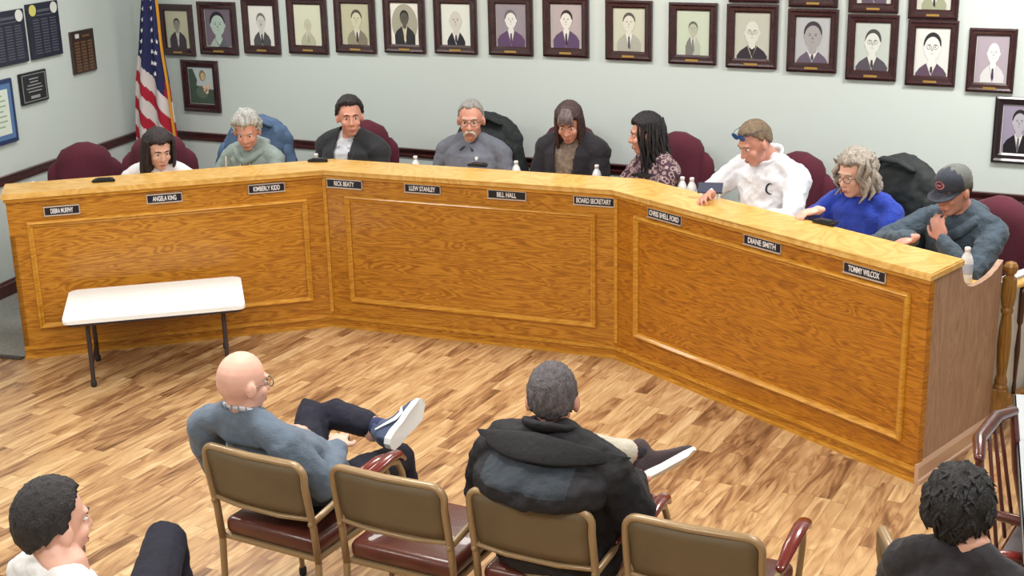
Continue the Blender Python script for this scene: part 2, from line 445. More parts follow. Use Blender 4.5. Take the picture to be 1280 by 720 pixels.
# nameplates on the dais front
PLATEW = mat('silver_holder', (214, 206, 200), .3, metal=.5)
PLATEB = mat('black_plate', (20, 20, 34), .35)
LETTER = mat('white_lettering', (236, 236, 240), .5)
names_ = [(0, .216, .430, .940, 'DEBRA MURPHY', .62), (0, .834, 1.054, .964, 'ANGELA KING', .66), (0, 1.466, 1.70, .975, 'KIMBERLY KIDD', .72),
          (1, .021, .280, .981, 'RICK BEATY', .56), (1, .581, .833, .987, 'LLEW STANLEY', .72), (1, 1.153, 1.408, .990, 'BILL HALL', .5), (1, 1.714, 1.974, .997, 'BOARD SECRETARY', .84),
          (2, .289, .574, .996, 'CHRIS SHELL FORD', .88), (2, 1.064, 1.334, 1.003, 'DIANE SMITH', .74), (2, 1.753, 2.014, 1.008, 'TOMMY WILCOX', .74)]
where = ['leftmost of all', 'second from the left end', 'just left of the first bend',
         'just right of the left bend', 'second on the middle section', 'third on the middle section', 'reading BOARD SECRETARY',
         'first on the right section', 'middle one on the right section', 'nearest the right end']
for (sg, x0, x1, zc, txt, tw), wh in zip(names_, where):
    zc = min(zc, SLAB - .085)
    w, h = x1 - x0, .062
    t = thing('nameplate', 'black engraved nameplate on the dais front, ' + wh, 'nameplate', (0, 0, 0), 0, 'nameplates along the dais front')
    Mw = SEGM[sg] @ Matrix.Translation((x0 + w / 2, -.001, zc)); t.matrix_world = Mw
    bm = bmesh.new(); add_box(bm, (0, -.003, 0), (w, .006, h)); add_box(bm, (0, -.007, h / 2 - .0035), (w, .014, .007)); add_box(bm, (0, -.007, -h / 2 + .0035), (w, .014, .007))
    obj('holder', bm, PLATEW, t)
    bm = bmesh.new(); add_box(bm, (0, -.0075, 0), (w - .012, .003, h - .015)); pl = obj('plate', bm, PLATEB, t)
    me = fit_text(txt, w * tw, h * .5); move(me, Matrix.Translation((0, -.0098, 0)) @ Matrix.Rotation(R(90), 4, 'X'))
    link('lettering', me, LETTER, pl)
# ------------------------------------------------------------------ lamps
LAMPW = bpy.data.materials.new('lamp_diffuser'); LAMPW.use_nodes = True
_b = LAMPW.node_tree.nodes['Principled BSDF']; _b.inputs['Emission Color'].default_value = (1, .98, .94, 1); _b.inputs['Emission Strength'].default_value = 1.0
_b.inputs['Base Color'].default_value = (.9, .9, .9, 1)
for (x, y, e) in [(-6.0, 7.4, 38), (-3.4, 7.4, 42), (-.6, 7.6, 80), (-5.6, 4.2, 50), (-2.8, 4.2, 60), (0.2, 4.4, 60), (-4.6, 1.2, 55), (-1.8, 1.2, 60), (1.0, 1.2, 50)]:
    t = thing('ceiling_light', 'recessed fluorescent ceiling light above the room', 'ceiling light', (x, y, CEIL), 0, 'ceiling lights')
    bm = bmesh.new()
    for sx in (-1, 1):
        add_box(bm, (sx * .60, 0, -.008), (.03, .63, .016)); add_box(bm, (0, sx * .30, -.008), (1.2, .03, .016))
    obj('frame', bm, WHITE, t)
    bm = bmesh.new(); add_box(bm, (0, 0, -.003), (1.17, .57, .006)); obj('diffuser', bm, LAMPW, t)
    ld = bpy.data.lights.new('lamp', 'AREA'); ld.shape = 'RECTANGLE'; ld.size = 1.15; ld.size_y = .55; ld.energy = e; ld.color = (1, .97, .93)
    lo = bpy.data.objects.new('lamp', ld); COL.objects.link(lo); lo.location = (0, 0, -.012); lo.parent = t
w = bpy.data.worlds.new('world'); SC.world = w; w.use_nodes = True
w.node_tree.nodes['Background'].inputs[0].default_value = (.9, .95, 1, 1); w.node_tree.nodes['Background'].inputs[1].default_value = .3

# ------------------------------------------------------------------ portraits
FRAME = mat('frame_mahogany', (54, 27, 32), .25, coat=.5, var=.25, vscale=14)
FRAMEB = mat('frame_black', (40, 30, 34), .3, coat=.5)
BRASS = mat('brass_plate', (196, 160, 90), .3, metal=.6)
def tone(rgb): return mat('photo_%d_%d_%d' % rgb, rgb, .45)
def flatpoly(bm, pts, y, idx):
    f = bm.faces.new([bm.verts.new((p[0], -y, p[1])) for p in pts]); f.material_index = idx
def ellpts(cx, cy, rx, ry, n=18, a0=0, a1=2 * PI):
    full = abs(a1 - a0 - 2 * PI) < 1e-6
    return [(cx + rx * math.cos(a0 + (a1 - a0) * k / (n if full else n - 1)), cy + ry * math.sin(a0 + (a1 - a0) * k / (n if full else n - 1))) for k in range(n)]
def portrait(px, label, bg=(205, 208, 200), suit=(60, 54, 66), skin=(196, 192, 184), hair=(60, 56, 58), shirt=(224, 224, 220), tie=(60, 50, 60), fx=0, fz=.03, fs=1.0, sh=1.0, glasses=0, bald=0, oval=0, beard=0, frame=None, plate=True, suitL=None, turn=0, arrange=None, group='framed portraits on the back wall'):
    x0, x1, y0, y1 = px
    cx = (x0 + x1) / 2
    pt, pb = atY(cx, y0, BACK_Y), atY(cx, y1, BACK_Y)
    pl_, pr_ = atY(x0, (y0 + y1) / 2, BACK_Y), atY(x1, (y0 + y1) / 2, BACK_Y)
    w, h = pr_.x - pl_.x, pt.z - pb.z
    t = thing('framed_portrait', label, 'framed picture', ((pl_.x + pr_.x) / 2, BACK_Y - .002, (pt.z + pb.z) / 2), 0, group)
    fw = w * .16; fb = h * .15
    bm = bmesh.new()
    prof = [(0, 0), (0, .022), (.25, .03), (.45, .022), (.8, .02), (1, .012), (1, 0)]
    def ring(i):
        d, hh = prof[i]
        L, T, B = d * fw, d * fw, d * fb
        return [bm.verts.new((-w / 2 + L, -hh, -h / 2 + B)), bm.verts.new((w / 2 - L, -hh, -h / 2 + B)), bm.verts.new((w / 2 - L, -hh, h / 2 - T)), bm.verts.new((-w / 2 + L, -hh, h / 2 - T))]
    rg = [ring(i) for i in range(len(prof))]
    for i in range(len(prof)):
        a_, b_ = rg[i], rg[(i + 1) % len(prof)]
        for k in range(4): bm.faces.new((a_[k], a_[(k + 1) % 4], b_[(k + 1) % 4], b_[k]))
    obj('frame', bm, frame or FRAME, t)
    iw, ih = w - 2 * fw, h - fw - fb; oz = (fb - fw) / 2
    ms = [tone(bg), tone(suit), tone(skin), tone(hair), tone(shirt), tone(tie), tone((235, 235, 228)), tone(suitL or suit), tone(tuple(int(v * .72) for v in skin))]
    bm = bmesh.new()
    X = lambda u: u * iw / 2
    Z = lambda v_: oz + v_ * ih / 2
    def P(pts, d, i): flatpoly(bm, [(X(max(-.999, min(.999, a_))), Z(max(-.999, min(.999, b_)))) for a_, b_ in pts], d, i)
    P([(-1, -1), (1, -1), (1, 1), (-1, 1)], .004, 6)
    if oval: P(ellpts(0, -.0, .92, .95, 28), .005, 0)
    else: P([(-.97, -.98), (.97, -.98), (.97, .98), (-.97, .98)], .005, 0)
    if arrange: arrange(P, ms)
    else:
        fs *= 1.28; s = .72 * sh; fx_ = fx; cz = fz * .9 - .02
        y_ = cz - .46 * fs
        P([(fx_ - s, -1), (fx_ - s * 1.02, y_ - .42), (fx_ - s * .8, y_ - .2), (fx_ - .22 * fs, y_ + .03), (fx_, -1)], .006, 7)
        P([(fx_, -1), (fx_ + .22 * fs, y_ + .03), (fx_ + s * .8, y_ - .2), (fx_ + s * 1.02, y_ - .42), (fx_ + s, -1)], .006, 1)
        P([(fx_ - .2 * fs, y_ + .05), (fx_ + .03, -.92), (fx_ + .2 * fs, y_ + .05)], .0065, 4)
        P([(fx_ - .05, y_ - .08), (fx_ - .07, -.8), (fx_ + .03, -.93), (fx_ + .09, -.8), (fx_ + .05, y_ - .08)], .007, 5)
        P([(fx_ - .15 * fs, y_ - .02), (fx_ - .15 * fs, y_ + .2), (fx_ + .15 * fs, y_ + .2), (fx_ + .15 * fs, y_ - .02), (fx_, y_ - .12)], .0072, 2)
        fcx, fcz, rx, rz = fx_, cz + .02, .33 * fs, .36 * fs
        if not bald: P(ellpts(fcx - turn * .03, fcz + .10 * fs, rx * 1.10, rz * .98, 20), .0074, 3)
        P(ellpts(fcx - rx, fcz - .02, .045 * fs, .07 * fs, 10), .0075, 2); P(ellpts(fcx + rx, fcz - .02, .045 * fs, .07 * fs, 10), .0075, 2)
        P(ellpts(fcx, fcz - (0 if bald else .03), rx, rz * (1.08 if bald else .96), 22), .0078, 2)
        for sx in (-1, 1):
            P(ellpts(fcx + sx * .115 * fs, fcz + .035, .042 * fs, .014 * fs, 8), .0084, 3)
            P(ellpts(fcx + sx * .12 * fs, fcz + .075 * fs, .06 * fs, .009 * fs, 8), .0084, 3)
            if glasses: P(ellpts(fcx + sx * .13 * fs, fcz + .035, .105 * fs, .075 * fs, 14), .0082, 3); P(ellpts(fcx + sx * .13 * fs, fcz + .035, .090 * fs, .060 * fs, 14), .0083, 2)
        P([(fcx - .02, fcz + .02), (fcx - .045 * fs, fcz - .09 * fs), (fcx + .045 * fs, fcz - .09 * fs)], .0083, 8)
        P(ellpts(fcx, fcz - .17 * fs, .075 * fs, .010 * fs, 8), .0084, 8)
        if beard: P(ellpts(fcx, fcz - .13 * fs, .1 * fs, .022 * fs, 8), .0085, 3)
    ph = obj('photograph', bm, ms, t)
    if plate:
        bm = bmesh.new(); add_box(bm, (0, -.026, -h / 2 + fb * .45), (w * .26, .006, fb * .22)); obj('brass_plate', bm, BRASS, t)
    return t
PR = dict
portrait((202, 243, 5, 69), 'framed portrait beside the flag, a man in a dark suit seen to the waist', bg=(196, 196, 170), suit=(70, 60, 72), skin=(150, 148, 138), hair=(66, 60, 58), fz=.28, fs=.62, sh=1.0, tie=(190, 190, 184))
portrait((250, 297, 2, 68), 'framed portrait second from the flag, large pale face on dark background', bg=(112, 102, 116), suit=(96, 104, 112), skin=(176, 196, 188), hair=(38, 34, 42), fz=.18, fs=1.25, shirt=(190, 210, 200), tie=(190, 210, 200), suitL=(170, 190, 180), turn=1)
portrait((305, 350, -2, 67), 'framed portrait third from the flag, moustached man on white', bg=(226, 228, 224), suit=(78, 78, 82), skin=(206, 206, 200), hair=(116, 116, 112), fz=.2, fs=.8, sh=.95, beard=1)
portrait((361, 410, -4, 67), 'framed portrait fourth from the flag, very faded pale photograph', bg=(214, 218, 196), suit=(180, 180, 160), skin=(196, 196, 176), hair=(170, 168, 150), fz=.0, fs=.62, sh=.75, shirt=(206, 208, 190), tie=(160, 158, 140), bald=1)
portrait((420, 470, -5, 66), 'framed portrait fifth from the flag, a smiling man in a grey suit', bg=(190, 190, 162), suit=(132, 124, 108), skin=(206, 204, 178), hair=(84, 78, 66), fz=.26, fs=.85, fx=.1, suitL=(150, 144, 126))
portrait((481, 532, -6, 66), 'framed portrait sixth from the flag, arched picture, man in black suit', bg=(168, 166, 150), suit=(42, 42, 46), skin=(92, 88, 82), hair=(40, 36, 34), fz=.3, fs=.68, oval=1, shirt=(206, 200, 176), tie=(206, 200, 176))
portrait((544, 597, -5, 67), 'framed portrait seventh from the flag, a bald man on white background', bg=(222, 228, 222), suit=(34, 34, 48), skin=(206, 206, 198), hair=(60, 58, 62), fz=.2, fs=.95, sh=.85, bald=1)
portrait((612, 667, -5, 69), 'framed portrait eighth from the flag, white haired man in a purplish suit', bg=(150, 142, 152), suit=(92, 68, 104), skin=(222, 226, 222), hair=(110, 104, 112), fz=.28, fs=.85, sh=1.25, turn=1, tie=(92, 68, 104))
portrait((680, 737, -5, 71), 'framed portrait ninth from the flag, young dark haired man, purplish suit', bg=(178, 168, 170), suit=(90, 70, 106), skin=(222, 220, 216), hair=(52, 38, 44), fz=.3, fs=.82, sh=1.15, turn=-1)
portrait((758, 816, 0, 75), 'framed portrait tenth from the flag, a faded smiling man', bg=(196, 200, 182), suit=(168, 170, 160), skin=(212, 212, 200), hair=(86, 82, 78), fz=.35, fs=.85, sh=1.05, tie=(86, 86, 90))
portrait((837, 897, 3, 80), 'framed portrait eleventh from the flag, small figure on greenish paper', bg=(192, 204, 186), suit=(172, 180, 168), skin=(176, 182, 164), hair=(100, 100, 90), fz=.2, fs=.6, sh=.62, tie=(120, 120, 120), suitL=(120, 122, 118))
portrait((909, 973, 5, 85), 'framed portrait of an old man with spectacles in a dark high robe', bg=(184, 188, 176), suit=(44, 38, 50), skin=(206, 210, 200), hair=(90, 88, 84), fz=.15, fs=1.0, sh=1.2, glasses=1, bald=1, shirt=(44, 38, 50), tie=(44, 38, 50))
portrait((985, 1048, 11, 90), 'framed portrait of a laughing dark haired man with a large grey face', bg=(176, 180, 184), suit=(96, 86, 104), skin=(158, 156, 158), hair=(56, 52, 60), fz=.18, fs=1.15, sh=1.25)
portrait((1059, 1123, 18, 100), 'framed portrait of a man with dark glasses and swept hair in a grey jacket', bg=(186, 196, 190), suit=(78, 74, 84), skin=(208, 214, 208), hair=(70, 70, 72), fz=.18, fs=1.0, sh=1.25, glasses=1, turn=-1)
portrait((1134, 1197, 25, 107), 'framed portrait of a round faced man with heavy black browline glasses', bg=(212, 216, 214), suit=(88, 70, 90), skin=(220, 222, 220), hair=(40, 38, 44), fz=.2, fs=1.12, sh=1.25, glasses=1)
portrait((1210, 1270, 35, 115), 'framed portrait at the right end of the row, balding man in pale suit', bg=(168, 158, 170), suit=(206, 206, 210), skin=(224, 222, 222), hair=(120, 112, 122), fz=.28, fs=.88, fx=.1, sh=1.0, tie=(50, 44, 70), bald=1)
for k, (q, lb) in enumerate([((913, 976, -78, 3), 'framed portrait at the left end of the upper row, mostly cut off'), ((988, 1050, -70, 9), 'framed portrait in the upper row above the laughing dark haired man'),
             ((1063, 1126, -65, 16), 'framed portrait in the upper row above the man with dark glasses'), ((1138, 1201, -58, 24), 'framed portrait at the right end of the upper row, pale picture')]):
    portrait(q, lb, bg=(196, 198, 190), suit=((120, 112, 124), (110, 104, 116), (90, 80, 96), (150, 156, 130))[k], hair=(60, 54, 56), fz=.2, fs=.9, group='framed portraits in the upper row')
def flowers(P, ms):
    P([(-.97, -.98), (.97, -.98), (.97, -.2), (-.97, .1)], .0055, 1)
    P([(-.97, -.2), (-.5, -.3), (-.3, .3), (-.6, .9), (-.97, .9)], .006, 1)
    P(ellpts(.15, .55, .26, .3), .0062, 3); P(ellpts(.18, .5, .17, .22), .0066, 2); P(ellpts(.05, -.35, .5, .34), .006, 7)
    for a_, b_ in ((.25, -.05), (.5, -.15), (.42, -.32), (.62, .02), (.3, -.22)): P(ellpts(a_, b_, .14, .1), .0067, 4)
portrait((230, 275, 75, 139), 'small framed colour picture with pale flowers below the portrait row', bg=(186, 200, 204), suit=(70, 88, 78), skin=(206, 178, 140), hair=(140, 120, 90), shirt=(222, 190, 160), suitL=(96, 110, 96), arrange=flowers, plate=False)
portrait((1242, 1306, 121, 204), 'large dark framed portrait at the right edge, man in a black suit', bg=(150, 142, 164), suit=(24, 22, 30), skin=(176, 174, 184), hair=(34, 30, 36), fz=.32, fs=.9, sh=1.15, tie=(96, 92, 100), frame=FRAMEB, plate=False, group='framed pictures')

# ------------------------------------------------------------------ plaques on the left wall
ML = Matrix((LDIR, V((-LN.x, -LN.y, 0)), V((0, 0, 1)))).transposed().to_4x4(); ML.translation = LB + LN * .003
NAVY = mat('navy_board', (36, 40, 58), .3, var=.15, vscale=20); PLB = mat('plaque_black', (28, 28, 34), .3); PLT = mat('plaque_text_grey', (84, 86, 100), .5); SIL = mat('seal_silver', (214, 218, 216), .35); GOLD = mat('seal_gold', (204, 200, 110), .35)
WAL = mat('walnut_board', (58, 42, 36), .35, coat=.3); BLUF = mat('blue_frame', (34, 52, 96), .3); CREAM = mat('certificate_paper', (214, 226, 216), .6); BRZ = mat('bronze_tag', (112, 84, 58), .4)
def plaque(u0, u1, z0, z1, label, kind):
    t = thing('wall_plaque' if kind != 'cert' else 'framed_certificate', label, 'plaque' if kind != 'cert' else 'framed certificate', (0, 0, 0), 0, 'plaques on the left wall')
    w, h = u1 - u0, z1 - z0
    t.matrix_world = ML @ Matrix.Translation(((u0 + u1) / 2, 0, (z0 + z1) / 2))
    if kind == 'cert':
        bm = bmesh.new(); add_box(bm, (0, -.012, 0), (w, .024, h), bev=.006); fr = obj('frame', bm, BLUF, t)
        bm = bmesh.new(); add_box(bm, (0, -.026, 0), (w * .84, .004, h * .86)); obj('mat_board', bm, mat('blue_mat', (84, 120, 170), .7), t)
        bm = bmesh.new(); add_box(bm, (0, -.029, 0), (w * .66, .004, h * .7)); c = obj('certificate', bm, CREAM, t)
        bm = bmesh.new()
        for k in range(7): add_box(bm, (0, -.0315, h * (.26 - k * .08)), (w * (.5 if k % 3 else .36), .001, h * .025))
        obj('lines', bm, mat('green_grey_text', (150, 176, 156), .6), c)
        return
    base = {'honor': NAVY, 'award': PLB, 'tags': WAL}[kind]
    bm = bmesh.new(); add_box(bm, (0, -.01, 0), (w, .02, h), bev=.004); obj('board', bm, base, t)
    if kind == 'honor':
        bm = bmesh.new()
        for c_ in (-1, 0, 1):
            for k in range(13): add_box(bm, (c_ * w * .27, -.0207, h * (.2 - k * .05)), (w * .2, .001, h * .022))
        add_box(bm, (0, -.0207, h * .36), (w * .4, .001, h * .05)); add_box(bm, (0, -.0207, h * .28), (w * .5, .001, h * .02)); obj('engraved_lines', bm, PLT, t)
        for sx, mm in ((-1, GOLD), (1, SIL)):
            bm = bmesh.new()
            for v_ in bmesh.ops.create_circle(bm, cap_ends=True, segments=20, radius=w * .11)['verts']: v_.co = V((v_.co.x + sx * w * .34, -.0225, v_.co.y + h * .38))
            r_ = bmesh.ops.extrude_face_region(bm, geom=bm.faces[:])
            for v_ in [g for g in r_['geom'] if isinstance(g, bmesh.types.BMVert)]: v_.co.y += .003
            s_ = obj('seal', bm, mm, t)
    elif kind == 'award':
        bm = bmesh.new()
        for (a_, b_) in (((0, h * .42), (w * .86, h * .02)), ((0, -h * .42), (w * .86, h * .02)), ((-w * .43, 0), (w * .02, h * .86)), ((w * .43, 0), (w * .02, h * .86))): add_box(bm, (a_[0], -.0207, a_[1]), (b_[0], .001, b_[1]))
        for k, ww in enumerate((.35, .3, .5, .6, .5)): add_box(bm, (0, -.0207, h * (.28 - k * .1)), (w * ww, .001, h * .035))
        add_box(bm, (0, -.0207, -h * .3), (w * .34, .001, h * .09)); obj('engraving', bm, mat('plaque_text_light', (150, 152, 158), .5), t)
    else:
        bm = bmesh.new()
        for c_ in (-1, 0, 1):
            for k in range(10): add_box(bm, (c_ * w * .28, -.021, h * (.22 - k * .072)), (w * .2, .002, h * .045))
        obj('name_tags', bm, BRZ, t)
        bm = bmesh.new(); add_box(bm, (-w * .25, -.022, h * .38), (w * .16, .004, h * .1), bev=.001); obj('emblem', bm, SIL, t)
        bm = bmesh.new(); add_box(bm, (w * .12, -.022, h * .36), (w * .3, .003, h * .05)); obj('title_plate', bm, BRZ, t)
plaque(.18, .57, 1.63, 2.01, 'navy honour board at the left edge of the wall, beside a matching one', 'honor')
plaque(.61, .985, 1.63, 2.03, 'navy honour board with gold and silver seals, nearer the corner of the two', 'honor')
plaque(1.10, 1.40, 1.45, 1.775, 'walnut plaque with three columns of small tags, nearest the flag', 'tags')
plaque(.43, .745, 1.323, 1.552, 'small black award plaque with silver border below the navy boards', 'award')
plaque(-.12, .335, 1.09, 1.545, 'blue framed certificate at the left edge under the navy boards', 'cert')

# ------------------------------------------------------------------ flag on its pole
flag = thing('flag', 'american flag with gold fringe hanging on a pole in the corner', 'flag', (-7.35, 8.45, 0))
FY = 8.55
def fl(px, py):                                            # a point of the hanging cloth
    return atY(px, py, FY)
red, whi, blu = mat('flag_red', (168, 20, 48), .8), mat('flag_white', (214, 206, 206), .8), mat('flag_blue', (30, 36, 84), .8)
gold = mat('gold_fringe', (214, 150, 40), .6, bump=.5, bscale=300)
Lf = [(-70, 180), (-40, 178), (0, 175), (30, 173), (60, 171), (100, 167), (130, 166), (165, 166), (200, 168), (230, 172)]
Rf = [(-70, 188), (-40, 190), (0, 195), (30, 198), (60, 201), (100, 208), (130, 212), (165, 217), (200, 222), (230, 226)]
def lerp_tab(T, y):
    for (y0, x0), (y1, x1) in zip(T, T[1:]):
        if y <= y1: return x0 + (x1 - x0) * (y - y0) / (y1 - y0)
    return T[-1][1]
bm = bmesh.new(); NX, NY = 44, 150
g = []
for j in range(NY + 1):
    y = -70 + 300 * j / NY; l, r_ = lerp_tab(Lf, y), lerp_tab(Rf, y); row = []
    for i in range(NX + 1):
        s = i / NX; p = fl(l + (r_ - l) * s, y)
        p.y += .035 * math.sin(s * 13 + y * .006) * (.4 + .6 * (y + 70) / 300) + .05 * (s - .5) ** 2
        row.append(bm.verts.new(p))
    g.append(row)
for j in range(NY):
    for i in range(NX):
        s = (i + .5) / NX; y = -70 + 300 * (j + .5) / NY; l, r_ = lerp_tab(Lf, y), lerp_tab(Rf, y); x = l + (r_ - l) * s
        gg = y - 1.45 * (x - 168)
        if gg < 66: k = 2 if (x < 202 + (y - 80) * .1 or gg < 48) else 0
        else:
            q = (gg - 66) % 36; k = 1 if q < 20 else 0
        f_ = bm.faces.new((g[j][i], g[j][i + 1], g[j + 1][i + 1], g[j + 1][i])); f_.material_index = k
cloth = obj('cloth', bm, [red, whi, blu], flag, True)
cloth.matrix_parent_inverse = Matrix.Translation(-flag.location)
md = cloth.modifiers.new('thickness', 'SOLIDIFY'); md.thickness = .004
bm = bmesh.new()
fp = [fl(lerp_tab(Rf, y) + .6, y) for y in range(-70, 231, 20)]
add_tube(bm, fp, .016, 8, flat=.5); fr = obj('fringe', bm, gold, flag, True); fr.matrix_parent_inverse = Matrix.Translation(-flag.location)
STARS = [(179.5, -2), (188.5, -1), (179.5, 11), (189, 10), (179, 24.5), (188.5, 24), (179, 38), (188.5, 38), (197.5, 39), (179, 51.5), (188.5, 51.5), (197, 52), (178.5, 64.5), (188.5, 65), (197, 65.5), (188.5, 79), (196.5, 79), (196.5, 92)]
for sx, sy in STARS:
    c = fl(sx, sy); s_ = (sx - lerp_tab(Lf, sy)) / (lerp_tab(Rf, sy) - lerp_tab(Lf, sy))
    c.y += .035 * math.sin(s_ * 13 + sy * .006) * (.4 + .6 * (sy + 70) / 300) + .05 * (s_ - .5) ** 2 - .009
    bm = bmesh.new()
    vs = [bm.verts.new(c + V((math.sin(k * PI / 5) * rr, 0, math.cos(k * PI / 5) * rr))) for k in range(10) for rr in ((.021 if k % 2 == 0 else .009),)]
    bm.faces.new(vs)
    r_ = bmesh.ops.extrude_face_region(bm, geom=bm.faces[:])
    for v_ in [q for q in r_['geom'] if isinstance(q, bmesh.types.BMVert)]: v_.co.y += .003
    st = obj('star', bm, mat('star_white', (236, 236, 240), .7), cloth)
bm = bmesh.new(); top = fl(184, -72) + V((0, .03, 0)); base = V((top.x - .02, top.y + .02, 0))
add_tube(bm, [base + V((0, 0, .05)), top], .014, 12); p_ = obj('pole', bm, mat('pole_oak', (150, 108, 58), .35), flag, True); p_.matrix_parent_inverse = Matrix.Translation(-flag.location)
bm = bmesh.new(); add_lathe(bm, [(.14, 0), (.14, .02), (.06, .05), (.025, .09), (.02, .1)], base, 24); p_ = obj('stand', bm, BRASS, flag, True); p_.matrix_parent_inverse = Matrix.Translation(-flag.location)

# ------------------------------------------------------------------ white folding table
ft = thing('folding_table', 'low white topped folding table with dark steel legs in front of the dais', 'table', (-5.445, 6.17, 0), R(39))
bm = bmesh.new()
W_, D_ = 1.05, .64
out = []
for cx, cy, a0 in ((W_ / 2 - .05, D_ / 2 - .05, 0), (-W_ / 2 + .05, D_ / 2 - .05, 90), (-W_ / 2 + .05, -D_ / 2 + .05, 180), (W_ / 2 - .05, -D_ / 2 + .05, 270)):
    for k in range(6): out.append((cx + .05 * math.cos(R(a0 + k * 18)), cy + .05 * math.sin(R(a0 + k * 18))))
add_prism(bm, out, .425, .45)
bmesh.ops.bevel(bm, geom=[e for e in bm.edges if abs(e.verts[0].co.z - .45) < 1e-4 and abs(e.verts[1].co.z - .45) < 1e-4], offset=.006, segments=2, affect='EDGES')
obj('tabletop', bm, TABLEW, ft)
bm = bmesh.new(); add_prism(bm, [(x * .965, y * .94) for x, y in out], .405, .425); obj('apron', bm, STEELG, ft)
for sx in (-1, 1):
    for sy in (-1, 1):
        bm = bmesh.new(); x, y = sx * (W_ / 2 - .13), sy * (D_ / 2 - .12)
        add_tube(bm, [(x, y, .41), (x, y + sy * .03, .02)], .0135, 12); l = obj('leg', bm, STEELG, ft, True)
        bm = bmesh.new(); add_tube(bm, [(x, y + sy * .031, .03), (x, y + sy * .032, .012)], .018, 12); obj('foot_cap', bm, RUBBER, l, True)
    bm = bmesh.new(); add_tube(bm, [(sx * (W_ / 2 - .13), -D_ / 2 + .115, .12), (sx * (W_ / 2 - .13), D_ / 2 - .115, .12)], .009, 8); obj('cross_bar', bm, STEELG, ft, True)

# ------------------------------------------------------------------ things lying on the dais counter
def bottle(px, py, z, label, s=1.0):
    p = at(px, py, z + .19); p.z = z
    t = thing('water_bottle', label, 'bottle', p, 0, 'water bottles along the dais')
    bm = bmesh.new(); add_lathe(bm, [(.028 * s, 0), (.032 * s, .01), (.032 * s, .05), (.029 * s, .06), (.032 * s, .07), (.032 * s, .12), (.024 * s, .145), (.013 * s, .165), (.013 * s, .17)], (0, 0, 0), 16)
    obj('bottle_body', bm, mat('clear_plastic', (226, 232, 236), .15, spec=.6), t, True)
    bm = bmesh.new(); add_lathe(bm, [(.0325 * s, .055), (.033 * s, .06), (.033 * s, .105), (.0325 * s, .11)], (0, 0, 0), 16); obj('label_band', bm, mat('bottle_label', (176, 190, 216), .5), t, True)
    bm = bmesh.new(); add_lathe(bm, [(.015 * s, .17), (.015 * s, .187), (.013 * s, .19)], (0, 0, 0), 12); obj('cap', bm, mat('bottle_cap', (240, 240, 244), .4), t, True)
WK = .84
for (px, py, lb) in [(25, 234, 'white capped water bottle at the far left end of the dais, left of its pair'), (41, 227, 'white capped water bottle at the left end of the dais, nearer the empty chair'),
                     (395, 192, 'white capped water bottle in front of the man in the black suit'), (519, 195, 'water bottle between the man in the black suit and the man with the moustache'),
                     (645, 201, 'water bottle just right of the man with the moustache'), (746, 206, 'water bottle between the two dark haired women'),
                     (853, 221, 'water bottle left of the man in the white sweater, left of its pair'), (865, 222, 'water bottle left of the man in the white sweater, right of its pair'),
                     (1210, 309, 'water bottle in front of the man in the cap at the right end')]:
    bottle(px, py, WK, lb)
PHONE = mat('phone_black', (24, 24, 32), .25)
def puck(px, py, label, s=1.0, rz=0, glow=None):
    p = at(px, py, SLAB)
    t = thing('microphone_pad', label, 'microphone', p, rz, 'black table microphones on the dais counter')
    bm = bmesh.new(); k = s
    add_prism(bm, [(-.075 * k, -.03 * k), (.075 * k, -.03 * k), (.055 * k, .045 * k), (-.055 * k, .045 * k)], 0.001, .018)
    bmesh.ops.bevel(bm, geom=bm.edges[:], offset=.006, segments=2, affect='EDGES'); obj('base', bm, BLACKP, t)
    bm = bmesh.new(); add_box(bm, (0, .005, .020), (.08 * k, .04 * k, .006), bev=.002); obj('grille', bm, PHONE, t)
puck(130, 227, 'black table microphone on the counter beside the empty burgundy chair', 1.0, R(35))
puck(398, 202, 'black table microphone at the left bend of the counter', .95, R(20))
puck(598, 208, 'black table microphone in front of the man with the moustache', .95, R(5))
puck(803, 221, 'black table microphone at the right bend of the counter', .95, R(-15))
puck(1032, 280, 'black table microphone on the right section before the woman in blue', 1.0, R(-25))

# ------------------------------------------------------------------ newel post and rail
POST = V((-.645, 7.115, 0))
rl = thing('stair_railing', 'oak railing with turned newel post and dark spindles at the right end of the dais', 'railing', POST)
bm = bmesh.new()
add_box(bm, (0, 0, .13), (.075, .075, .26), bev=.004)
add_lathe(bm, [(.036, .26), (.037, .27), (.03, .285), (.034, .30), (.03, .315), (.024, .34), (.03, .42), (.034, .52), (.031, .62), (.024, .70), (.03, .715), (.032, .73), (.026, .745), (.033, .76), (.033, .775), (.036, .79)], (0, 0, 0), 20)
add_lathe(bm, [(.036, .79), (.037, .81), (.037, .90), (.035, .915), (.022, .925), (.02, .935), (.030, .945), (.037, .965), (.036, .985), (.026, 1.003), (.01, 1.01)], (0, 0, 0), 20)
obj('newel_post', bm, NEWEL, rl)
rl.scale = (1, 1, .92)
rd = V((.42, .90, 0)).normalized(); rlen = 1.9
ang = math.atan2(rd.y, rd.x); MR = Matrix.Rotation(ang, 4, 'Z')
bm = bmesh.new(); add_tube(bm, [rd * .03 + V((0, 0, .86)), rd * rlen + V((0, 0, .86))], .03, 12, flat=.7, cap='flat'); obj('handrail', bm, OAKT, rl, True)
bm = bmesh.new(); add_box(bm, (rlen / 2, 0, .16), (rlen, .05, .05), M=MR, bev=.004); obj('bottom_rail', bm, NEWEL, rl)
for k in range(1, 13):
    bm = bmesh.new(); c = rd * (k * .135)
    add_lathe(bm, [(.009, .18), (.012, .22), (.009, .26), (.011, .34), (.015, .45), (.010, .56), (.008, .60), (.016, .62), (.017, .78), (.014, .84)], c, 10); obj('spindle', bm, SPINDLE, rl, True)
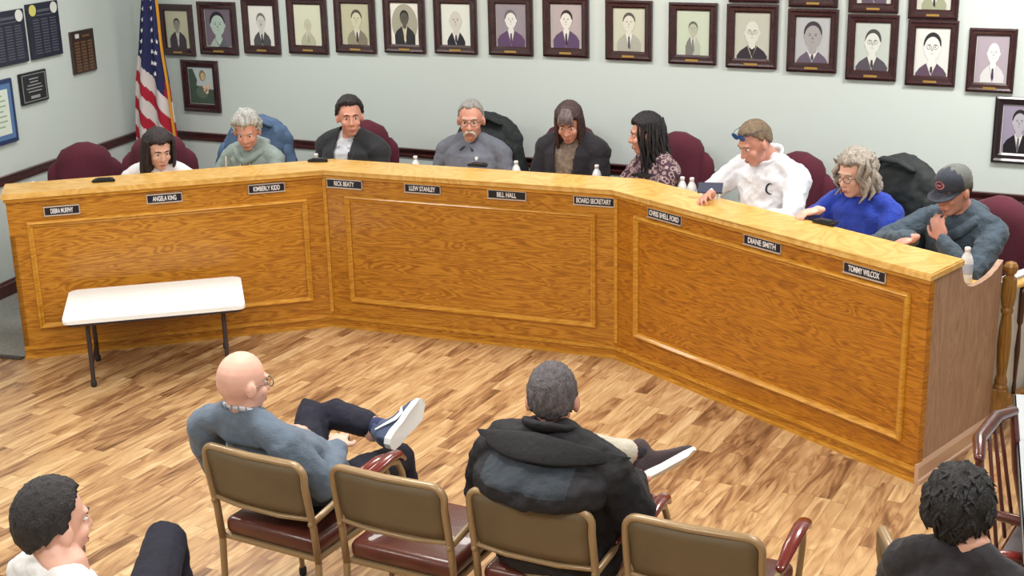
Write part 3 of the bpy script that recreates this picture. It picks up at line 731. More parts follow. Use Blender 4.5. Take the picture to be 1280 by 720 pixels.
# white panelled step wall behind the rail
bm = bmesh.new(); o_ = POST + V((rd.y, -rd.x, 0)) * -.055; u_ = rd; n_ = V((-rd.y, rd.x, 0))
add_prism(bm, [(o_ - n_ * 0).xy, (o_ + u_ * 1.95).xy, (o_ + u_ * 1.95 + n_ * .06).xy, (o_ + n_ * .06).xy], .0, .80)
struct('wall_partition', bm, WHITE)
bm = bmesh.new(); rail_profile(bm, o_, o_ + u_ * 1.95, -n_, [(0, 0), (.02, 0), (.02, .09), (.012, .1), (.012, .12), (0, .13)]); struct('baseboard_partition', bm, WHITE)

# ------------------------------------------------------------------ table at the right edge
rt = thing('side_table', 'grey topped table at the right edge of the room', 'table', (-.46, 5.74, 0), 0)
bm = bmesh.new(); add_prism(bm, [(0, 0), (.20, -1.5), (.95, -1.4), (.75, .1)], .712, .74)
bmesh.ops.bevel(bm, geom=bm.edges[:], offset=.005, segments=2, affect='EDGES'); obj('tabletop', bm, GREYTOP, rt)
bm = bmesh.new(); add_prism(bm, [(-.004, .004), (.195, -1.506), (.21, -1.506), (.012, .004)], .708, .735); obj('edge_band', bm, BLACKP, rt)
for x, y in ((.1, -.08), (.27, -1.38), (.68, 0), (.85, -1.32)):
    bm = bmesh.new(); add_tube(bm, [(x, y, .71), (x, y, .01)], .018, 12, cap='flat'); obj('leg', bm, BLACKP, rt, True)
# dark wooden armchair at that table
ac = thing('wooden_armchair', 'dark cherry wooden armchair drawn up to the grey table at the right', 'chair', (-.15, 4.95, 0), R(-97))
def apart(name, pts, r, n=10, par=None, m_=CHERRY):
    bm = bmesh.new(); add_tube(bm, pts, r, n); return obj(name, bm, m_, par or ac, True)
for sx in (-1, 1):
    apart('leg', [(sx * .25, -.22, .01), (sx * .25, -.22, .42), (sx * .26, -.27, .62), (sx * .25, -.30, .86)], [.017, .02, .02, .016])
    apart('leg', [(sx * .25, .22, .01), (sx * .25, .22, .64)], [.016, .02])
    apart('armrest', [(sx * .26, -.26, .66), (sx * .29, -.05, .665), (sx * .28, .16, .665), (sx * .26, .26, .65)], [.018, .022, .026, .02])
apart('top_rail', [(-.25, -.30, .86), (-.12, -.335, .875), (.12, -.335, .875), (.25, -.30, .86)], [.02, .026, .026, .02])
for k in range(3): apart('back_spindle', [(-.12 + k * .12, -.24, .45), (-.16 + k * .08, -.33, .86)], .008, 8)
bm = bmesh.new(); add_box(bm, (0, 0, .44), (.5, .46, .035), bev=.012); obj('seat', bm, CHERRY, ac)
bm = bmesh.new(); add_box(bm, (0, 0, .472), (.44, .42, .03), bev=.013, seg=3); obj('cushion', bm, mat('grey_cushion', (120, 116, 120), .5), ac)

# ------------------------------------------------------------------ chairs
def steel_chair(label, loc, rz, group='bronze steel armchairs in the audience row'):
    t = thing('steel_armchair', label, 'chair', loc, rz, group)
    hw = .235
    # the back hoop: two uprights joined over the top, going down into the rear legs
    bm = bmesh.new()
    hoop = [(-hw, -.235, .40), (-hw, -.25, .55), (-hw, -.285, .74)]
    for k in range(7):
        a = R(180 - k * 15); hoop.append((-hw + .05 + .05 * math.cos(a), -.285 - .012 * k / 6, .78 + .05 * math.sin(a)))
    hoop += [(-.1, -.305, .832), (0, -.312, .833)]
    hoop += [(-x, y, z) for x, y, z in hoop[:-1][::-1]]
    add_tube(bm, hoop, .0165, 12, flat=.8, cap='flat'); 
    add_tube(bm, [(-hw, -.253, .595), (-.1, -.272, .59), (.1, -.272, .59), (hw, -.253, .595)], .013, 10, flat=.8)
    obj('back_frame', bm, BRONZE, t, True)
    bm = bmesh.new()                                       # curved back pad
    n = 12; fr, bk = [], []
    for j in range(7):
        v = j / 6; z = .605 + v * .215; rr = 1 if 0 < j < 6 else .96
        rowf, rowb = [], []
        for i in range(n + 1):
            s = -1 + 2 * i / n; x = s * (hw - .014) * rr; base_y = -.252 - (z - .59) * .20 - .018 * (1 - s * s)
            ed = 1 - max(abs(s) ** 6, abs(2 * v - 1) ** 6)
            rowf.append(bm.verts.new((x, base_y + .008 + .02 * ed, z))); rowb.append(bm.verts.new((x, base_y - .006 - .004 * ed, z)))
        fr.append(rowf); bk.append(rowb)
    for j in range(6):
        for i in range(n):
            bm.faces.new((fr[j][i], fr[j][i + 1], fr[j + 1][i + 1], fr[j + 1][i])); bm.faces.new((bk[j][i], bk[j + 1][i], bk[j + 1][i + 1], bk[j][i + 1]))
    for j in range(6):
        for i in (0, n): bm.faces.new((fr[j][i], fr[j + 1][i], bk[j + 1][i], bk[j][i]))
    for i in range(n):
        for j in (0, 6): bm.faces.new((fr[j][i], fr[j][i + 1], bk[j][i + 1], bk[j][i]))
    obj('backrest', bm, VINYL, t, True)
    bm = bmesh.new()
    add_box(bm, (0, 0, .455), (.455, .46, .075), bev=.03, seg=4)
    for v in bm.verts:
        if v.co.z > .46: v.co.z += .022 * (1 - (v.co.x / .23) ** 2) * (1 - (v.co.y / .23) ** 2)
    s_ = obj('seat', bm, LEATHER, t, True)
    bm = bmesh.new(); add_box(bm, (0, 0, .409), (.46, .462, .022), bev=.006); obj('seat_frame', bm, BRONZE, t)
    for sx in (-1, 1):
        bm = bmesh.new(); add_tube(bm, [(sx * hw, -.235, .42), (sx * hw, -.245, .2), (sx * (hw + .008), -.275, .012)], [.0165, .015, .013], 12, flat=.8); l = obj('leg', bm, BRONZE, t, True)
        bm = bmesh.new(); add_tube(bm, [(sx * (hw + .008), -.274, .03), (sx * (hw + .008), -.275, .01)], .017, 10); obj('glide', bm, RUBBER, l, True)
        bm = bmesh.new()
        add_tube(bm, [(sx * (hw), .24, .012), (sx * (hw + .005), .23, .40), (sx * (hw + .02), .215, .58), (sx * (hw + .025), .19, .635), (sx * (hw + .025), .14, .655), (sx * (hw + .022), 0, .648), (sx * (hw + .015), -.15, .61), (sx * hw, -.262, .58)], [.013] + [.0155] * 7, 12, flat=.8)
        l = obj('leg', bm, BRONZE, t, True)
        bm = bmesh.new(); add_tube(bm, [(sx * hw, .24, .03), (sx * hw, .24, .01)], .017, 10); obj('glide', bm, RUBBER, l, True)
        bm = bmesh.new(); add_tube(bm, [(sx * (hw + .02), -.11, .64), (sx * (hw + .024), .0, .668), (sx * (hw + .027), .14, .678), (sx * (hw + .027), .20, .668), (sx * (hw + .027), .235, .635)], [.018, .026, .028, .027, .018], 14, flat=.62, ref=(0, 0, 1)); obj('arm_pad', bm, ARMPAD, t, True)
    return t
def chair_loc(l, r):
    a, b = at(l[0], l[1], .83), at(r[0], r[1], .83)
    u = (b - a); u.z = 0; u.normalize(); mid = (a + b) / 2
    f = V((-u.y, u.x, 0)); p = mid + f * .31
    return V((p.x, p.y, 0)), math.atan2(u.y, u.x)
CH = [(((250, 556), (374, 585)), 'bronze steel armchair the bald man in the grey sweater sits on'), (((413, 584), (548, 612)), 'empty bronze steel armchair with brown leather seat between the two seated men'),
      (((587, 613), (731, 642)), 'bronze steel armchair the man in the black jacket sits on'), (((789, 648), (940, 676)), 'empty bronze steel armchair at the right end of the row, seen from behind')]
CPOS = []
ch0 = None
for (lr, lb) in CH:
    p, a = chair_loc(*lr); CPOS.append((p, a))
    if ch0 is None: ch0 = steel_chair(lb, p, a)
    else: dup(ch0, p, a, lb)
p5, a5 = chair_loc((1094, 656), (1152, 745)); CPOS.append((p5, a5))
dup(ch0, p5, a5, 'bronze steel armchair turned sideways under the black haired person at lower right')
p6 = V((-2.80, 2.56, 0)); CPOS.append((p6, R(-30)))
dup(ch0, p6, R(-30), 'bronze steel armchair under the man in the white shirt at the lower left')

def exec_chair(label, loc, rz, kind='burgundy'):
    t = thing('office_chair', label, 'office chair', loc, rz, 'high backed office chairs behind the dais')
    bm = bmesh.new()
    def slab_outline(w0, w1, z0, z1, y, th, lean, n=10):
        secs = []
        for j in range(n + 1):
            v = j / n; z = z0 + (z1 - z0) * v
            w_ = w0 + (w1 - w0) * math.sin(min(1, v * 1.4) * PI / 2)
            if v > .72: w_ *= max(.05, 1 - ((v - .72) / .285) ** 3.4) ** .5
            secs.append((V((0, y - lean * v, z)), w_, th * (1 if v < .85 else math.sqrt(max(.05, 1 - ((v - .85) / .16) ** 2)))))
        return secs
    for (w0, w1, z0, z1, y, th, lean) in ((.22, .265, .50, 1.15, -.27, .05, .1), (.17, .195, .52, 1.235, -.255, .075, .1)):
        rings = []
        for c, rx, ry in slab_outline(w0, w1, z0, z1, y, th, lean, 16):
            rings.append([bm.verts.new(c + V((math.copysign(abs(math.cos(a)) ** .6, math.cos(a)) * rx, math.copysign(abs(math.sin(a)) ** .8, math.sin(a)) * ry, 0))) for a in [2 * PI * k / 28 for k in range(28)]])
        for a_, b_ in zip(rings, rings[1:]):
            for k in range(28): bm.faces.new((a_[k], a_[(k + 1) % 28], b_[(k + 1) % 28], b_[k]))
        bm.faces.new(rings[0][::-1]); bm.faces.new(rings[-1])
    obj('backrest', bm, BURG, t, True)
    bm = bmesh.new(); add_box(bm, (0, .02, .48), (.50, .50, .10), bev=.04, seg=4); obj('seat', bm, BURG, t, True)
    for sx in (-1, 1):
        bm = bmesh.new(); add_tube(bm, [(sx * .24, -.05, .46), (sx * .29, -.04, .55), (sx * .29, -.02, .66)], .018, 10); a_ = obj('armrest', bm, BLACKP, t, True)
        bm = bmesh.new(); add_tube(bm, [(sx * .285, -.14, .68), (sx * .29, .02, .685), (sx * .285, .14, .67)], .032, 12, flat=.55, ref=(0, 0, 1)); obj('arm_pad', bm, BLACKP, a_, True)
    bm = bmesh.new(); add_lathe(bm, [(.03, .1), (.03, .3), (.02, .31), (.02, .42), (.1, .43)], (0, 0, 0), 14); obj('gas_lift', bm, BLACKP, t, True)
    for k in range(5):
        a = R(72 * k + 18); bm = bmesh.new(); add_tube(bm, [(0, 0, .12), (.16 * math.cos(a), .16 * math.sin(a), .105), (.29 * math.cos(a), .29 * math.sin(a), .08)], [.03, .024, .018], 10)
        l = obj('base_leg', bm, BLACKP, t, True)
        bm = bmesh.new(); add_tube(bm, [(.29 * math.cos(a) - .02 * math.sin(a), .29 * math.sin(a) + .02 * math.cos(a), .038), (.29 * math.cos(a) + .02 * math.sin(a), .29 * math.sin(a) - .02 * math.cos(a), .038)], .028, 12); obj('caster', bm, BLACKP, l, True)
    return t
# ------------------------------------------------------------------ people
SKIN = mat('skin', (202, 154, 134), .55, bump=.05, bscale=300, var=.08, vscale=14)
SKINP = mat('skin_pale', (222, 176, 158), .5, bump=.05, bscale=300, var=.08, vscale=14)
SKINR = mat('skin_ruddy', (202, 146, 128), .5, bump=.05, bscale=300, var=.12, vscale=14)
EYEW = mat('eye_white', (214, 210, 206), .3); IRIS = mat('iris_dark', (44, 34, 30), .3); LIP = mat('lips', (168, 104, 96), .5)
def cloth(name, rgb, var=.12, vs_=9, bump=.35, bs=60, rough=.85, sheen=.1): return mat(name, rgb, rough, var=var, vscale=vs_, bump=bump, bscale=bs, sheen=sheen)
def hairmat(name, rgb, var=.45): return mat(name, rgb, .55, var=var, vscale=26, bump=.8, bscale=90, stretch=(2.2, 2.2, .8))
IDN = Matrix.Identity(3)
def head_M(hy, hp, hr): return (Matrix.Rotation(hy, 4, 'Z') @ Matrix.Rotation(-hp, 4, 'X') @ Matrix.Rotation(hr, 4, 'Y')).to_3x3()

class Person:
    """local frame: origin = neck base, +y the way the body faces, +x its right hand side"""
    def __init__(s, label, top_px, ztop, yaw, hyaw, hpitch=0, hroll=0, lean=.06, scale=1.0, skin=SKIN, top_xyz=None, vox=.0065, hipz=None, hip=None, nboff=(0, 0, 0)):
        s.k = scale; s.skin = skin; s.vox = vox
        top = at(top_px[0], top_px[1], ztop) if top_xyz is None else V(top_xyz)
        s.yaw = R(yaw); s.Rb = Matrix.Rotation(s.yaw, 3, 'Z')
        s.Rh = head_M(R(hyaw), R(hpitch), R(hroll))
        s.H = top - V((0, 0, .128 * scale))
        NB = s.H + s.Rh @ V((0, -.035, -.11)) * scale + V((0, 0, -.022 * scale)) + V(nboff)
        s.NB = NB; s.lean = lean
        s.hipc = NB + s.Rb @ V((0, -lean, 0)) + V((0, 0, -.53 * scale)); s.tk = 1.0
        if hip: s.hipc.x, s.hipc.y = hip
        if hipz: s.hipc.z = hipz; s.tk = (NB.z - hipz) / (.53 * scale)
        s.t = thing('person', label, 'person', V((s.hipc.x, s.hipc.y, 0)))
        s.inv = Matrix.Translation(-s.t.location)
        s.bm = bmesh.new()
    def w(s, p): return s.NB + s.Rb @ V(p)
    def loc(s, q): return tuple(s.Rb.transposed() @ (V(q) - s.NB))
    def h(s, p): return s.H + s.Rh @ (V(p) * s.k)
    def add(s, name, me_or_bm, m_, parent=None, smooth=True):
        if isinstance(me_or_bm, bmesh.types.BMesh): o = obj(name, me_or_bm, m_, parent or s.t, smooth)
        else: o = link(name, me_or_bm, m_, parent or s.t, smooth)
        o.matrix_parent_inverse = s.inv if parent is None else Matrix.Identity(4)
        return o
    def ell(s, bm, c, r, rot=None): add_ell(bm, s.h(c), [q * s.k for q in r], s.Rh @ (rot or IDN))
    def head(s, jaw=1.0, face=1.0):
        b = s.bm
        s.ell(b, (0, -.012, .028), (.076, .094, .100)); s.ell(b, (0, .022, -.028), (.060 * face, .070, .084))
        s.ell(b, (0, .050, -.088), (.034 * jaw, .034, .026)); s.ell(b, (0, .018, -.068), (.054 * jaw, .056, .042))
        s.ell(b, (.036, .060, -.022), (.024, .024, .024)); s.ell(b, (-.036, .060, -.022), (.024, .024, .024))
        s.ell(b, (0, .072, .034), (.052, .018, .012)); s.ell(b, (0, .082, -.062), (.026, .014, .014))
        add_tube(b, [s.h((0, .082, .022)), s.h((0, .098, -.008)), s.h((0, .103, -.022))], [.008 * s.k, .011 * s.k, .014 * s.k], 10)
        for x in (-1, 1):
            s.ell(b, (x * .012, .092, -.026), (.009, .010, .008))
            s.ell(b, (x * .081, -.006, -.004), (.0105, .020, .031), Matrix.Rotation(R(x * -18), 3, 'Z'))
    def face(s, brow=None, lip=LIP, eyes=True):
        if eyes:
            for x in (-1, 1):
                bm = bmesh.new(); s.ell(bm, (x * .030, .073, .012), (.014, .010, .0055)); e = s.add('eye', bm, EYEW)
                bm = bmesh.new(); s.ell(bm, (x * .030, .0800, .012), (.0066, .0040, .0055)); s.add('iris', bm, IRIS, e)
        if brow:
            for x in (-1, 1):
                bm = bmesh.new(); add_tube(bm, [s.h((x * .014, .088, .032)), s.h((x * .030, .086, .037)), s.h((x * .047, .073, .031))], [.0035, .0045, .0028], 8, flat=.9); s.add('eyebrow', bm, brow)
        bm = bmesh.new(); s.ell(bm, (0, .0925, -.058), (.022, .0055, .0042)); s.ell(bm, (0, .0925, -.066), (.018, .0058, .0048)); s.add('mouth', fuse(bm, .002, 2), lip)
    def torso(s, b, grow=0, sh=.185, chest=.165, waist=.155, hip=.17, depth=.115, belly=0):
        k = s.k; L = s.lean
        hv = s.Rb.transposed() @ (s.hipc - s.NB)
        def c(z, y=0): f = min(1.06, -z / .53); return s.w((hv.x * f, hv.y * f + y, z * k * (s.tk if z < -.1 else 1)))
        g = grow
        secs = [(c(-.56), (hip) * k + g, .12 * k + g, s.Rb), (c(-.46), (hip + .005) * k + g, (.125 + belly * .6) * k + g, s.Rb), (c(-.36, .01), waist * k + g, (.112 + belly) * k + g, s.Rb),
                (c(-.26, .008), (waist + .008) * k + g, (.112 + belly * .7) * k + g, s.Rb), (c(-.16), chest * k + g, depth * k + g, s.Rb), (c(-.09, -.005), (chest + .005) * k + g, (depth - .012) * k + g, s.Rb), (c(-.04, -.012), (sh - .05) * k + g, .075 * k + g, s.Rb), (c(-.005, -.015), .075 * k + g, .058 * k + g, s.Rb)]
        add_loft(b, secs, 28)
        for x in (-1, 1):                                  # trapezius and deltoids
            add_tube(b, [s.w((x * .03, -.02, -.0)), s.w((x * (sh - .035) * k, -.018, -.055 * k)), s.w((x * sh * k, -.015, -.085 * k))], [.045 * k + g, .05 * k + g, .056 * k + g], 14)
        s.sh = sh * k
    def limb(s, b, pts, rad, grow=0, n=14):
        add_tube(b, pts, [r * s.k + grow for r in rad], n)
    def arm(s, b, side, elbow, wrist, grow=0, sleeve=1.0, r=(.050, .044, .040, .036, .027)):
        S = s.w((side * s.sh, -.015, -.085 * s.k)); E_, W_ = s.w(elbow), s.w(wrist)
        mid = (S + E_) / 2; m2 = E_ + (W_ - E_) * .35
        pts = [S, mid, E_, m2, W_]
        if sleeve < 1: pts[-1] = E_ + (W_ - E_) * sleeve
        s.limb(b, pts, r, grow)
        return E_, W_
    def hand(s, b, wrist, d, nrm, side, curl=.5, sc=1.0, spread=1.0):
        """wrist, finger direction, palm normal and thumb side in world coordinates"""
        d = V(d).normalized(); nrm = V(nrm); nrm = (nrm - d * nrm.dot(d)).normalized(); lat = d.cross(nrm).normalized() * side
        k = s.k * sc
        M = Matrix((lat, d, nrm)).transposed()
        add_ell(b, wrist + d * .045 * k, (.042 * k, .052 * k, .0155 * k), M)
        add_tube(b, [wrist - d * .02, wrist + d * .03 * k], [.025 * k, .028 * k], 12, flat=.7, ref=nrm)
        for i, (ln, rr) in enumerate(((.95, .0088), (1.05, .009), (1.0, .0086), (.8, .0078))):
            p = wrist + d * (.082 - .006 * abs(i - 1.3)) * k + lat * (.030 - .0205 * i) * k * spread
            dd = (d + lat * (.10 - .07 * i) * spread).normalized(); pts = [p - dd * .015 * k, p]
            for j, sl in enumerate((.042, .027, .021)):
                ax = dd.cross(nrm); q = Matrix.Rotation(curl * (.55 + .35 * j), 3, ax); dd = (q @ dd).normalized()
                p = p + dd * sl * ln * k; pts.append(p)
                nr2 = q @ nrm
            add_tube(b, pts, [rr * k, rr * k, rr * k * .98, rr * k * .9, rr * k * .8], 9)
        p = wrist + d * .022 * k + lat * .026 * k
        t1 = p + (d * .55 + lat * .75 + nrm * .25).normalized() * .036 * k; t2 = t1 + (d * .85 + lat * .25 + nrm * .35).normalized() * .030 * k; t3 = t2 + (d * .95 + nrm * .3).normalized() * .022 * k
        add_tube(b, [p, t1, t2, t3], [.013 * k, .0115 * k, .0105 * k, .009 * k], 10)
    def legs(s, b, defs, grow=0, rad=(.088, .074, .058, .056, .042)):
        """defs: list of (hip offset x, knee world, ankle world)"""
        for hx, kn, an in defs:
            hp = s.hipc + s.Rb @ V((hx, .02, -.01))
            kn, an = V(kn), V(an)
            s.limb(b, [hp, (hp + kn) / 2, kn, kn + (an - kn) * .35, an], rad, grow)
    def neck(s, b, r=.056):
        add_tube(b, [s.h((0, -.018, -.04)), s.NB + V((0, 0, .03 * s.k)) + s.Rb @ V((0, -.004, 0)), s.NB + s.Rb @ V((0, -.012, -.05))], [r * .95 * s.k, r * s.k, (r + .012) * s.k], 16)
    def finish_body(s, smooth=3):
        s.body = s.add('body', fuse(s.bm, s.vox, smooth), s.skin); return s.body
    def seatlegs(s, spread=.12, fwd=.40, footd=.02):
        k = s.k; hz = s.hipc.z
        out = []
        for x in (-1, 1):
            kn = s.hipc + s.Rb @ V((x * spread * k, fwd * k, 0)); kn.z = max(.47, hz - .04)
            an = s.hipc + s.Rb @ V((x * spread * k, (fwd + footd) * k, 0)); an.z = .09
            out.append((x * .085 * k, kn, an))
        return out
    def shoe(s, ankle, toe_dir, up=(0, 0, 1), m_=None, sole=None, L=.27, name='shoe', swoosh=None):
        d = V(toe_dir).normalized(); up = V(up); up = (up - d * up.dot(d)).normalized(); lat = d.cross(up)
        M = Matrix((lat, d, up)).transposed()
        A = V(ankle)
        bm = bmesh.new()
        secs = []
        for t_, w_, h0, h1 in ((-.075, .030, -.075, -.02), (-.05, .038, -.08, .03), (0, .038, -.08, .035), (.05, .040, -.08, -.01), (.10, .046, -.08, -.03), (.15, .044, -.08, -.042), (.185, .028, -.078, -.055)):
            secs.append((A + M @ V((0, t_, (h0 + h1) / 2)), w_, (h1 - h0) / 2, Matrix((lat, up, d)).transposed()))
        add_loft(bm, secs, 20)
        add_tube(bm, [A + up * -.02, A + up * .03], [.043, .041], 14)
        sh = s.add(name, fuse(bm, .006, 2), m_ or BLACKP)
        bm = bmesh.new()
        out = []
        for t_, w_ in ((-.085, .012), (-.07, .032), (-.03, .040), (.03, .040), (.09, .048), (.14, .049), (.175, .038), (.198, .014)): out.append((w_, t_))
        pts = out + [(-a_, b_) for a_, b_ in out[::-1]]
        lo = [bm.verts.new(A + M @ V((x, y, -.098 + (.012 if y > .16 else 0)))) for x, y in pts]; hi = [bm.verts.new(A + M @ V((x, y, -.070 + (.004 if y < 0 else 0)))) for x, y in pts]
        bm.faces.new(lo[::-1]); bm.faces.new(hi); n = len(pts)
        for i in range(n): bm.faces.new((lo[i], lo[(i + 1) % n], hi[(i + 1) % n], hi[i]))
        bmesh.ops.bevel(bm, geom=[e for e in bm.edges if len(e.link_faces) == 2 and e.calc_face_angle() > 1], offset=.004, segments=2, affect='EDGES')
        s.add('sole', bm, sole or RUBBER, sh, False)
        if swoosh:
            for sd in (-1, 1):
                bm = bmesh.new()
                add_tube(bm, [A + M @ V((sd * .047, y, z)) for y, z in ((.10, -.045), (.07, -.062), (.03, -.058), (-.01, -.035), (-.05, -.012))], [.004, .009, .011, .008, .004], 8, flat=.35, ref=lat); s.add('side_stripe', bm, swoosh, sh)
        return sh
    # ------------------------------------------------ hair
    def hair_cap(s, m_, thick=.012, hl=None, noise_a=.004, nf=30, name='hair', ext=None, side=1.0, seed=0, back=-.75, burn=-.12):
        """short hair as a closed displaced shell that dips under the scalp at the hairline"""
        hl = hl if hl is not None else .50
        def hline(phi):                                    # phi 0 front .. pi back
            T = [(0, hl), (R(38), hl + .02), (R(62), hl - .12), (R(78), .12), (R(86), burn), (R(100), burn), (R(115), -.52), (PI, back)]
            for (a0, v0), (a1, v1) in zip(T, T[1:]):
                if phi <= a1: return v0 + (v1 - v0) * (phi - a0) / (a1 - a0)
            return back
        bm = bmesh.new(); nu, nv = 72, 48
        c0 = V((0, -.012, .028)); r0 = V((.076, .094, .100))
        grid = []
        for j in range(nv + 1):
            th = PI * j / nv; row = []
            for i in range(nu):
                ph = 2 * PI * i / nu
                d = V((math.sin(th) * math.sin(ph), math.sin(th) * math.cos(ph), math.cos(th)))
                phi = abs(math.atan2(d.x, d.y)) if j not in (0, nv) else 0
                m0 = (d.z - hline(phi) + .13 * mnoise.noise(V((d.x * 16 + seed, d.y * 16, d.z * 5))) + .07 * mnoise.noise(V((d.x * 40, d.y * 40 + seed, d.z * 12)))) / .13; m0 = max(0, min(1, m0)); m0 = m0 * m0 * (3 - 2 * m0)
                nz = mnoise.noise(V((d.x * nf * .35 + seed, d.y * nf * .35, d.z * nf * .12))) * noise_a * 1.6 + mnoise.noise(V((d.x * nf + seed, d.y * nf, d.z * nf * .4))) * noise_a
                t_ = thick * (1 + .35 * max(0, d.z)) if not ext else ext(d, thick)
                off = (t_ + nz) * m0 - .016 * (1 - m0)
                # the lower back of the skull narrows into the nape
                p = c0 + V((d.x * (r0.x + off), d.y * (r0.y + off), d.z * (r0.z + off)))
                row.append(s.h(p))
            grid.append(row)
        top = bm.verts.new(grid[0][0]); bot = bm.verts.new(grid[nv][0])
        rows = [[bm.verts.new(p) for p in grid[j]] for j in range(1, nv)]
        for i in range(nu):
            bm.faces.new((top, rows[0][i], rows[0][(i + 1) % nu])); bm.faces.new((bot, rows[-1][(i + 1) % nu], rows[-1][i]))
        for a_, b_ in zip(rows, rows[1:]):
            for i in range(nu): bm.faces.new((a_[i], b_[i], b_[(i + 1) % nu], a_[(i + 1) % nu]))
        return s.add(name, bm, m_)
    def locks(s, m_, defs, hr, name='lock'):
        """long hair: tapered strands through given head-frame points"""
        bm = bmesh.new()
        for pts, rad in defs: add_tube(bm, [s.h(p) for p in pts], [r_ * s.k for r_ in rad], 7, flat=.6)
        return s.add(name, bm, m_, hr)
    def glasses(s, m_, up=0, lens=None, tilt=0, w=.026, hgt=.018):
        bm = bmesh.new()
        def q(x, y, z): return s.h((x, y, z + up))
        for sx in (-1, 1):
            pts = [q(sx * (.031 + w * math.cos(2 * PI * k / 16)), .098 + tilt - .10 * abs(.031 + w * math.cos(2 * PI * k / 16) - .03) * .5, .010 + hgt * math.sin(2 * PI * k / 16)) for k in range(17)]
            add_tube(bm, pts, .0022, 6)
            add_tube(bm, [q(sx * (.031 + w), .096 + tilt - .01, .014), q(sx * .079, .06 + tilt, .016), q(sx * .084, -.005 + tilt * .5, .010), q(sx * .082, -.02 + tilt * .5, -.004)], .002, 6)
        add_tube(bm, [q(-.006, .100 + tilt, .014), q(.006, .100 + tilt, .014)], .002, 6)
        g = s.add('glasses', bm, m_)
        if lens:
            for sx in (-1, 1):
                bm = bmesh.new(); add_ell(bm, q(sx * .031, .097 + tilt, .010), (w * s.k, .0015, hgt * s.k), s.Rh); s.add('lens', bm, lens, g)
        return g

def seated(P, top_m, trou_m, arms, sh=.185, belly=0, hands=True, fold=.018, fsize=.07, hip=.17, legs=None, vox=.009, collar=None, name='shirt', chest=.165, curl=.5, hdir=None, open_neck=.0, arm_r=(.050, .044, .040, .036, .027)):
    """body, top garment and trousers for a seated person; arms = {side: (elbow, wrist, finger dir, palm normal)} in the body frame"""
    P.head(); P.neck(P.bm); P.torso(P.bm, -.014, sh, chest, .14 + belly * .5, hip - .01, belly=belly)
    lg = legs or P.seatlegs()
    P.legs(P.bm, lg)
    for _, kn, an in lg:
        add_tube(P.bm, [V(an), V(an) + V((0, 0, -.03))], [.04, .042], 12)
    g = bmesh.new(); P.torso(g, .014, sh, chest, .15 + belly * .5, hip, belly=belly)
    for side, (el, wr, hd, pn) in arms.items():
        E_, W_ = P.arm(P.bm, side, el, wr); d = P.Rb @ V(hd); n_ = P.Rb @ V(pn)
        if hands: P.hand(P.bm, W_, d, n_, -side if True else side, curl)
        P.arm(g, side, el, wr, .013, .93, r=arm_r)
    P.finish_body()
    me = fuse(g, vox, 3, fold, fsize); P.top = P.add(name, me, top_m)
    g = bmesh.new(); P.legs(g, [(hx, kn, V(an) + (V(kn) - V(an)).normalized() * .03) for hx, kn, an in lg], .014)
    add_loft(g, [(P.hipc + V((0, 0, -.10)), .14 * P.k, .10 * P.k, P.Rb), (P.hipc + V((0, 0, -.06)), .18 * P.k, .13 * P.k, P.Rb), (P.hipc + V((0, 0, .08)), .175 * P.k, .125 * P.k, P.Rb)], 24)
    P.trousers = P.add('trousers', fuse(g, vox, 3, fold * .8, .08), trou_m)
    return P
def decal(P, target, bmesh_fn, origin, direction, right, size, m_, name, depth=.002):
    """a small flat emblem laid onto a garment: every point is dropped onto the cloth along a direction"""
    me = target.data; bvh = BVHTree.FromPolygons([v.co for v in me.vertices], [p.vertices for p in me.polygons])
    d = V(direction).normalized(); r_ = V(right); r_ = (r_ - d * r_.dot(d)).normalized(); u_ = r_.cross(d) * 1.0
    bm = bmesh.new(); bmesh_fn(bm)
    for v in bm.verts:
        p = V(origin) + r_ * v.co.x * size + u_ * v.co.y * size
        hit = bvh.ray_cast(p - d * .3, d)
        v.co = (hit[0] if hit[0] is not None else p) - d * (depth + v.co.z)
    return P.add(name, bm, m_, target)
def poly_fn(polys):
    def f(bm):
        for pts in polys:
            vs_ = [bm.verts.new((x, y, 0)) for x, y in pts]; bm.faces.new(vs_)
        bmesh.ops.subdivide_edges(bm, edges=bm.edges[:], cuts=1)
    return f
def disc(cx, cy, rx, ry, n=18): return [(cx + rx * math.cos(2 * PI * k / n), cy + ry * math.sin(2 * PI * k / n)) for k in range(n)]
DARKT = cloth('dark_trousers', (40, 42, 52))
DESK = dict
# forearms resting on the low worktop behind the counter
def desk_arms(P, zr=-.30, spread=.20, fwd=.22, cl=.06, h=(0, 1, 0)):
    return {1: ((.215, .02, zr), (spread * .5, fwd, zr - .02), (-.5, 1, 0), (0, 0, -1)), -1: ((-.215, .02, zr), (-spread * .5, fwd, zr - .02), (.5, 1, 0), (0, 0, -1))}

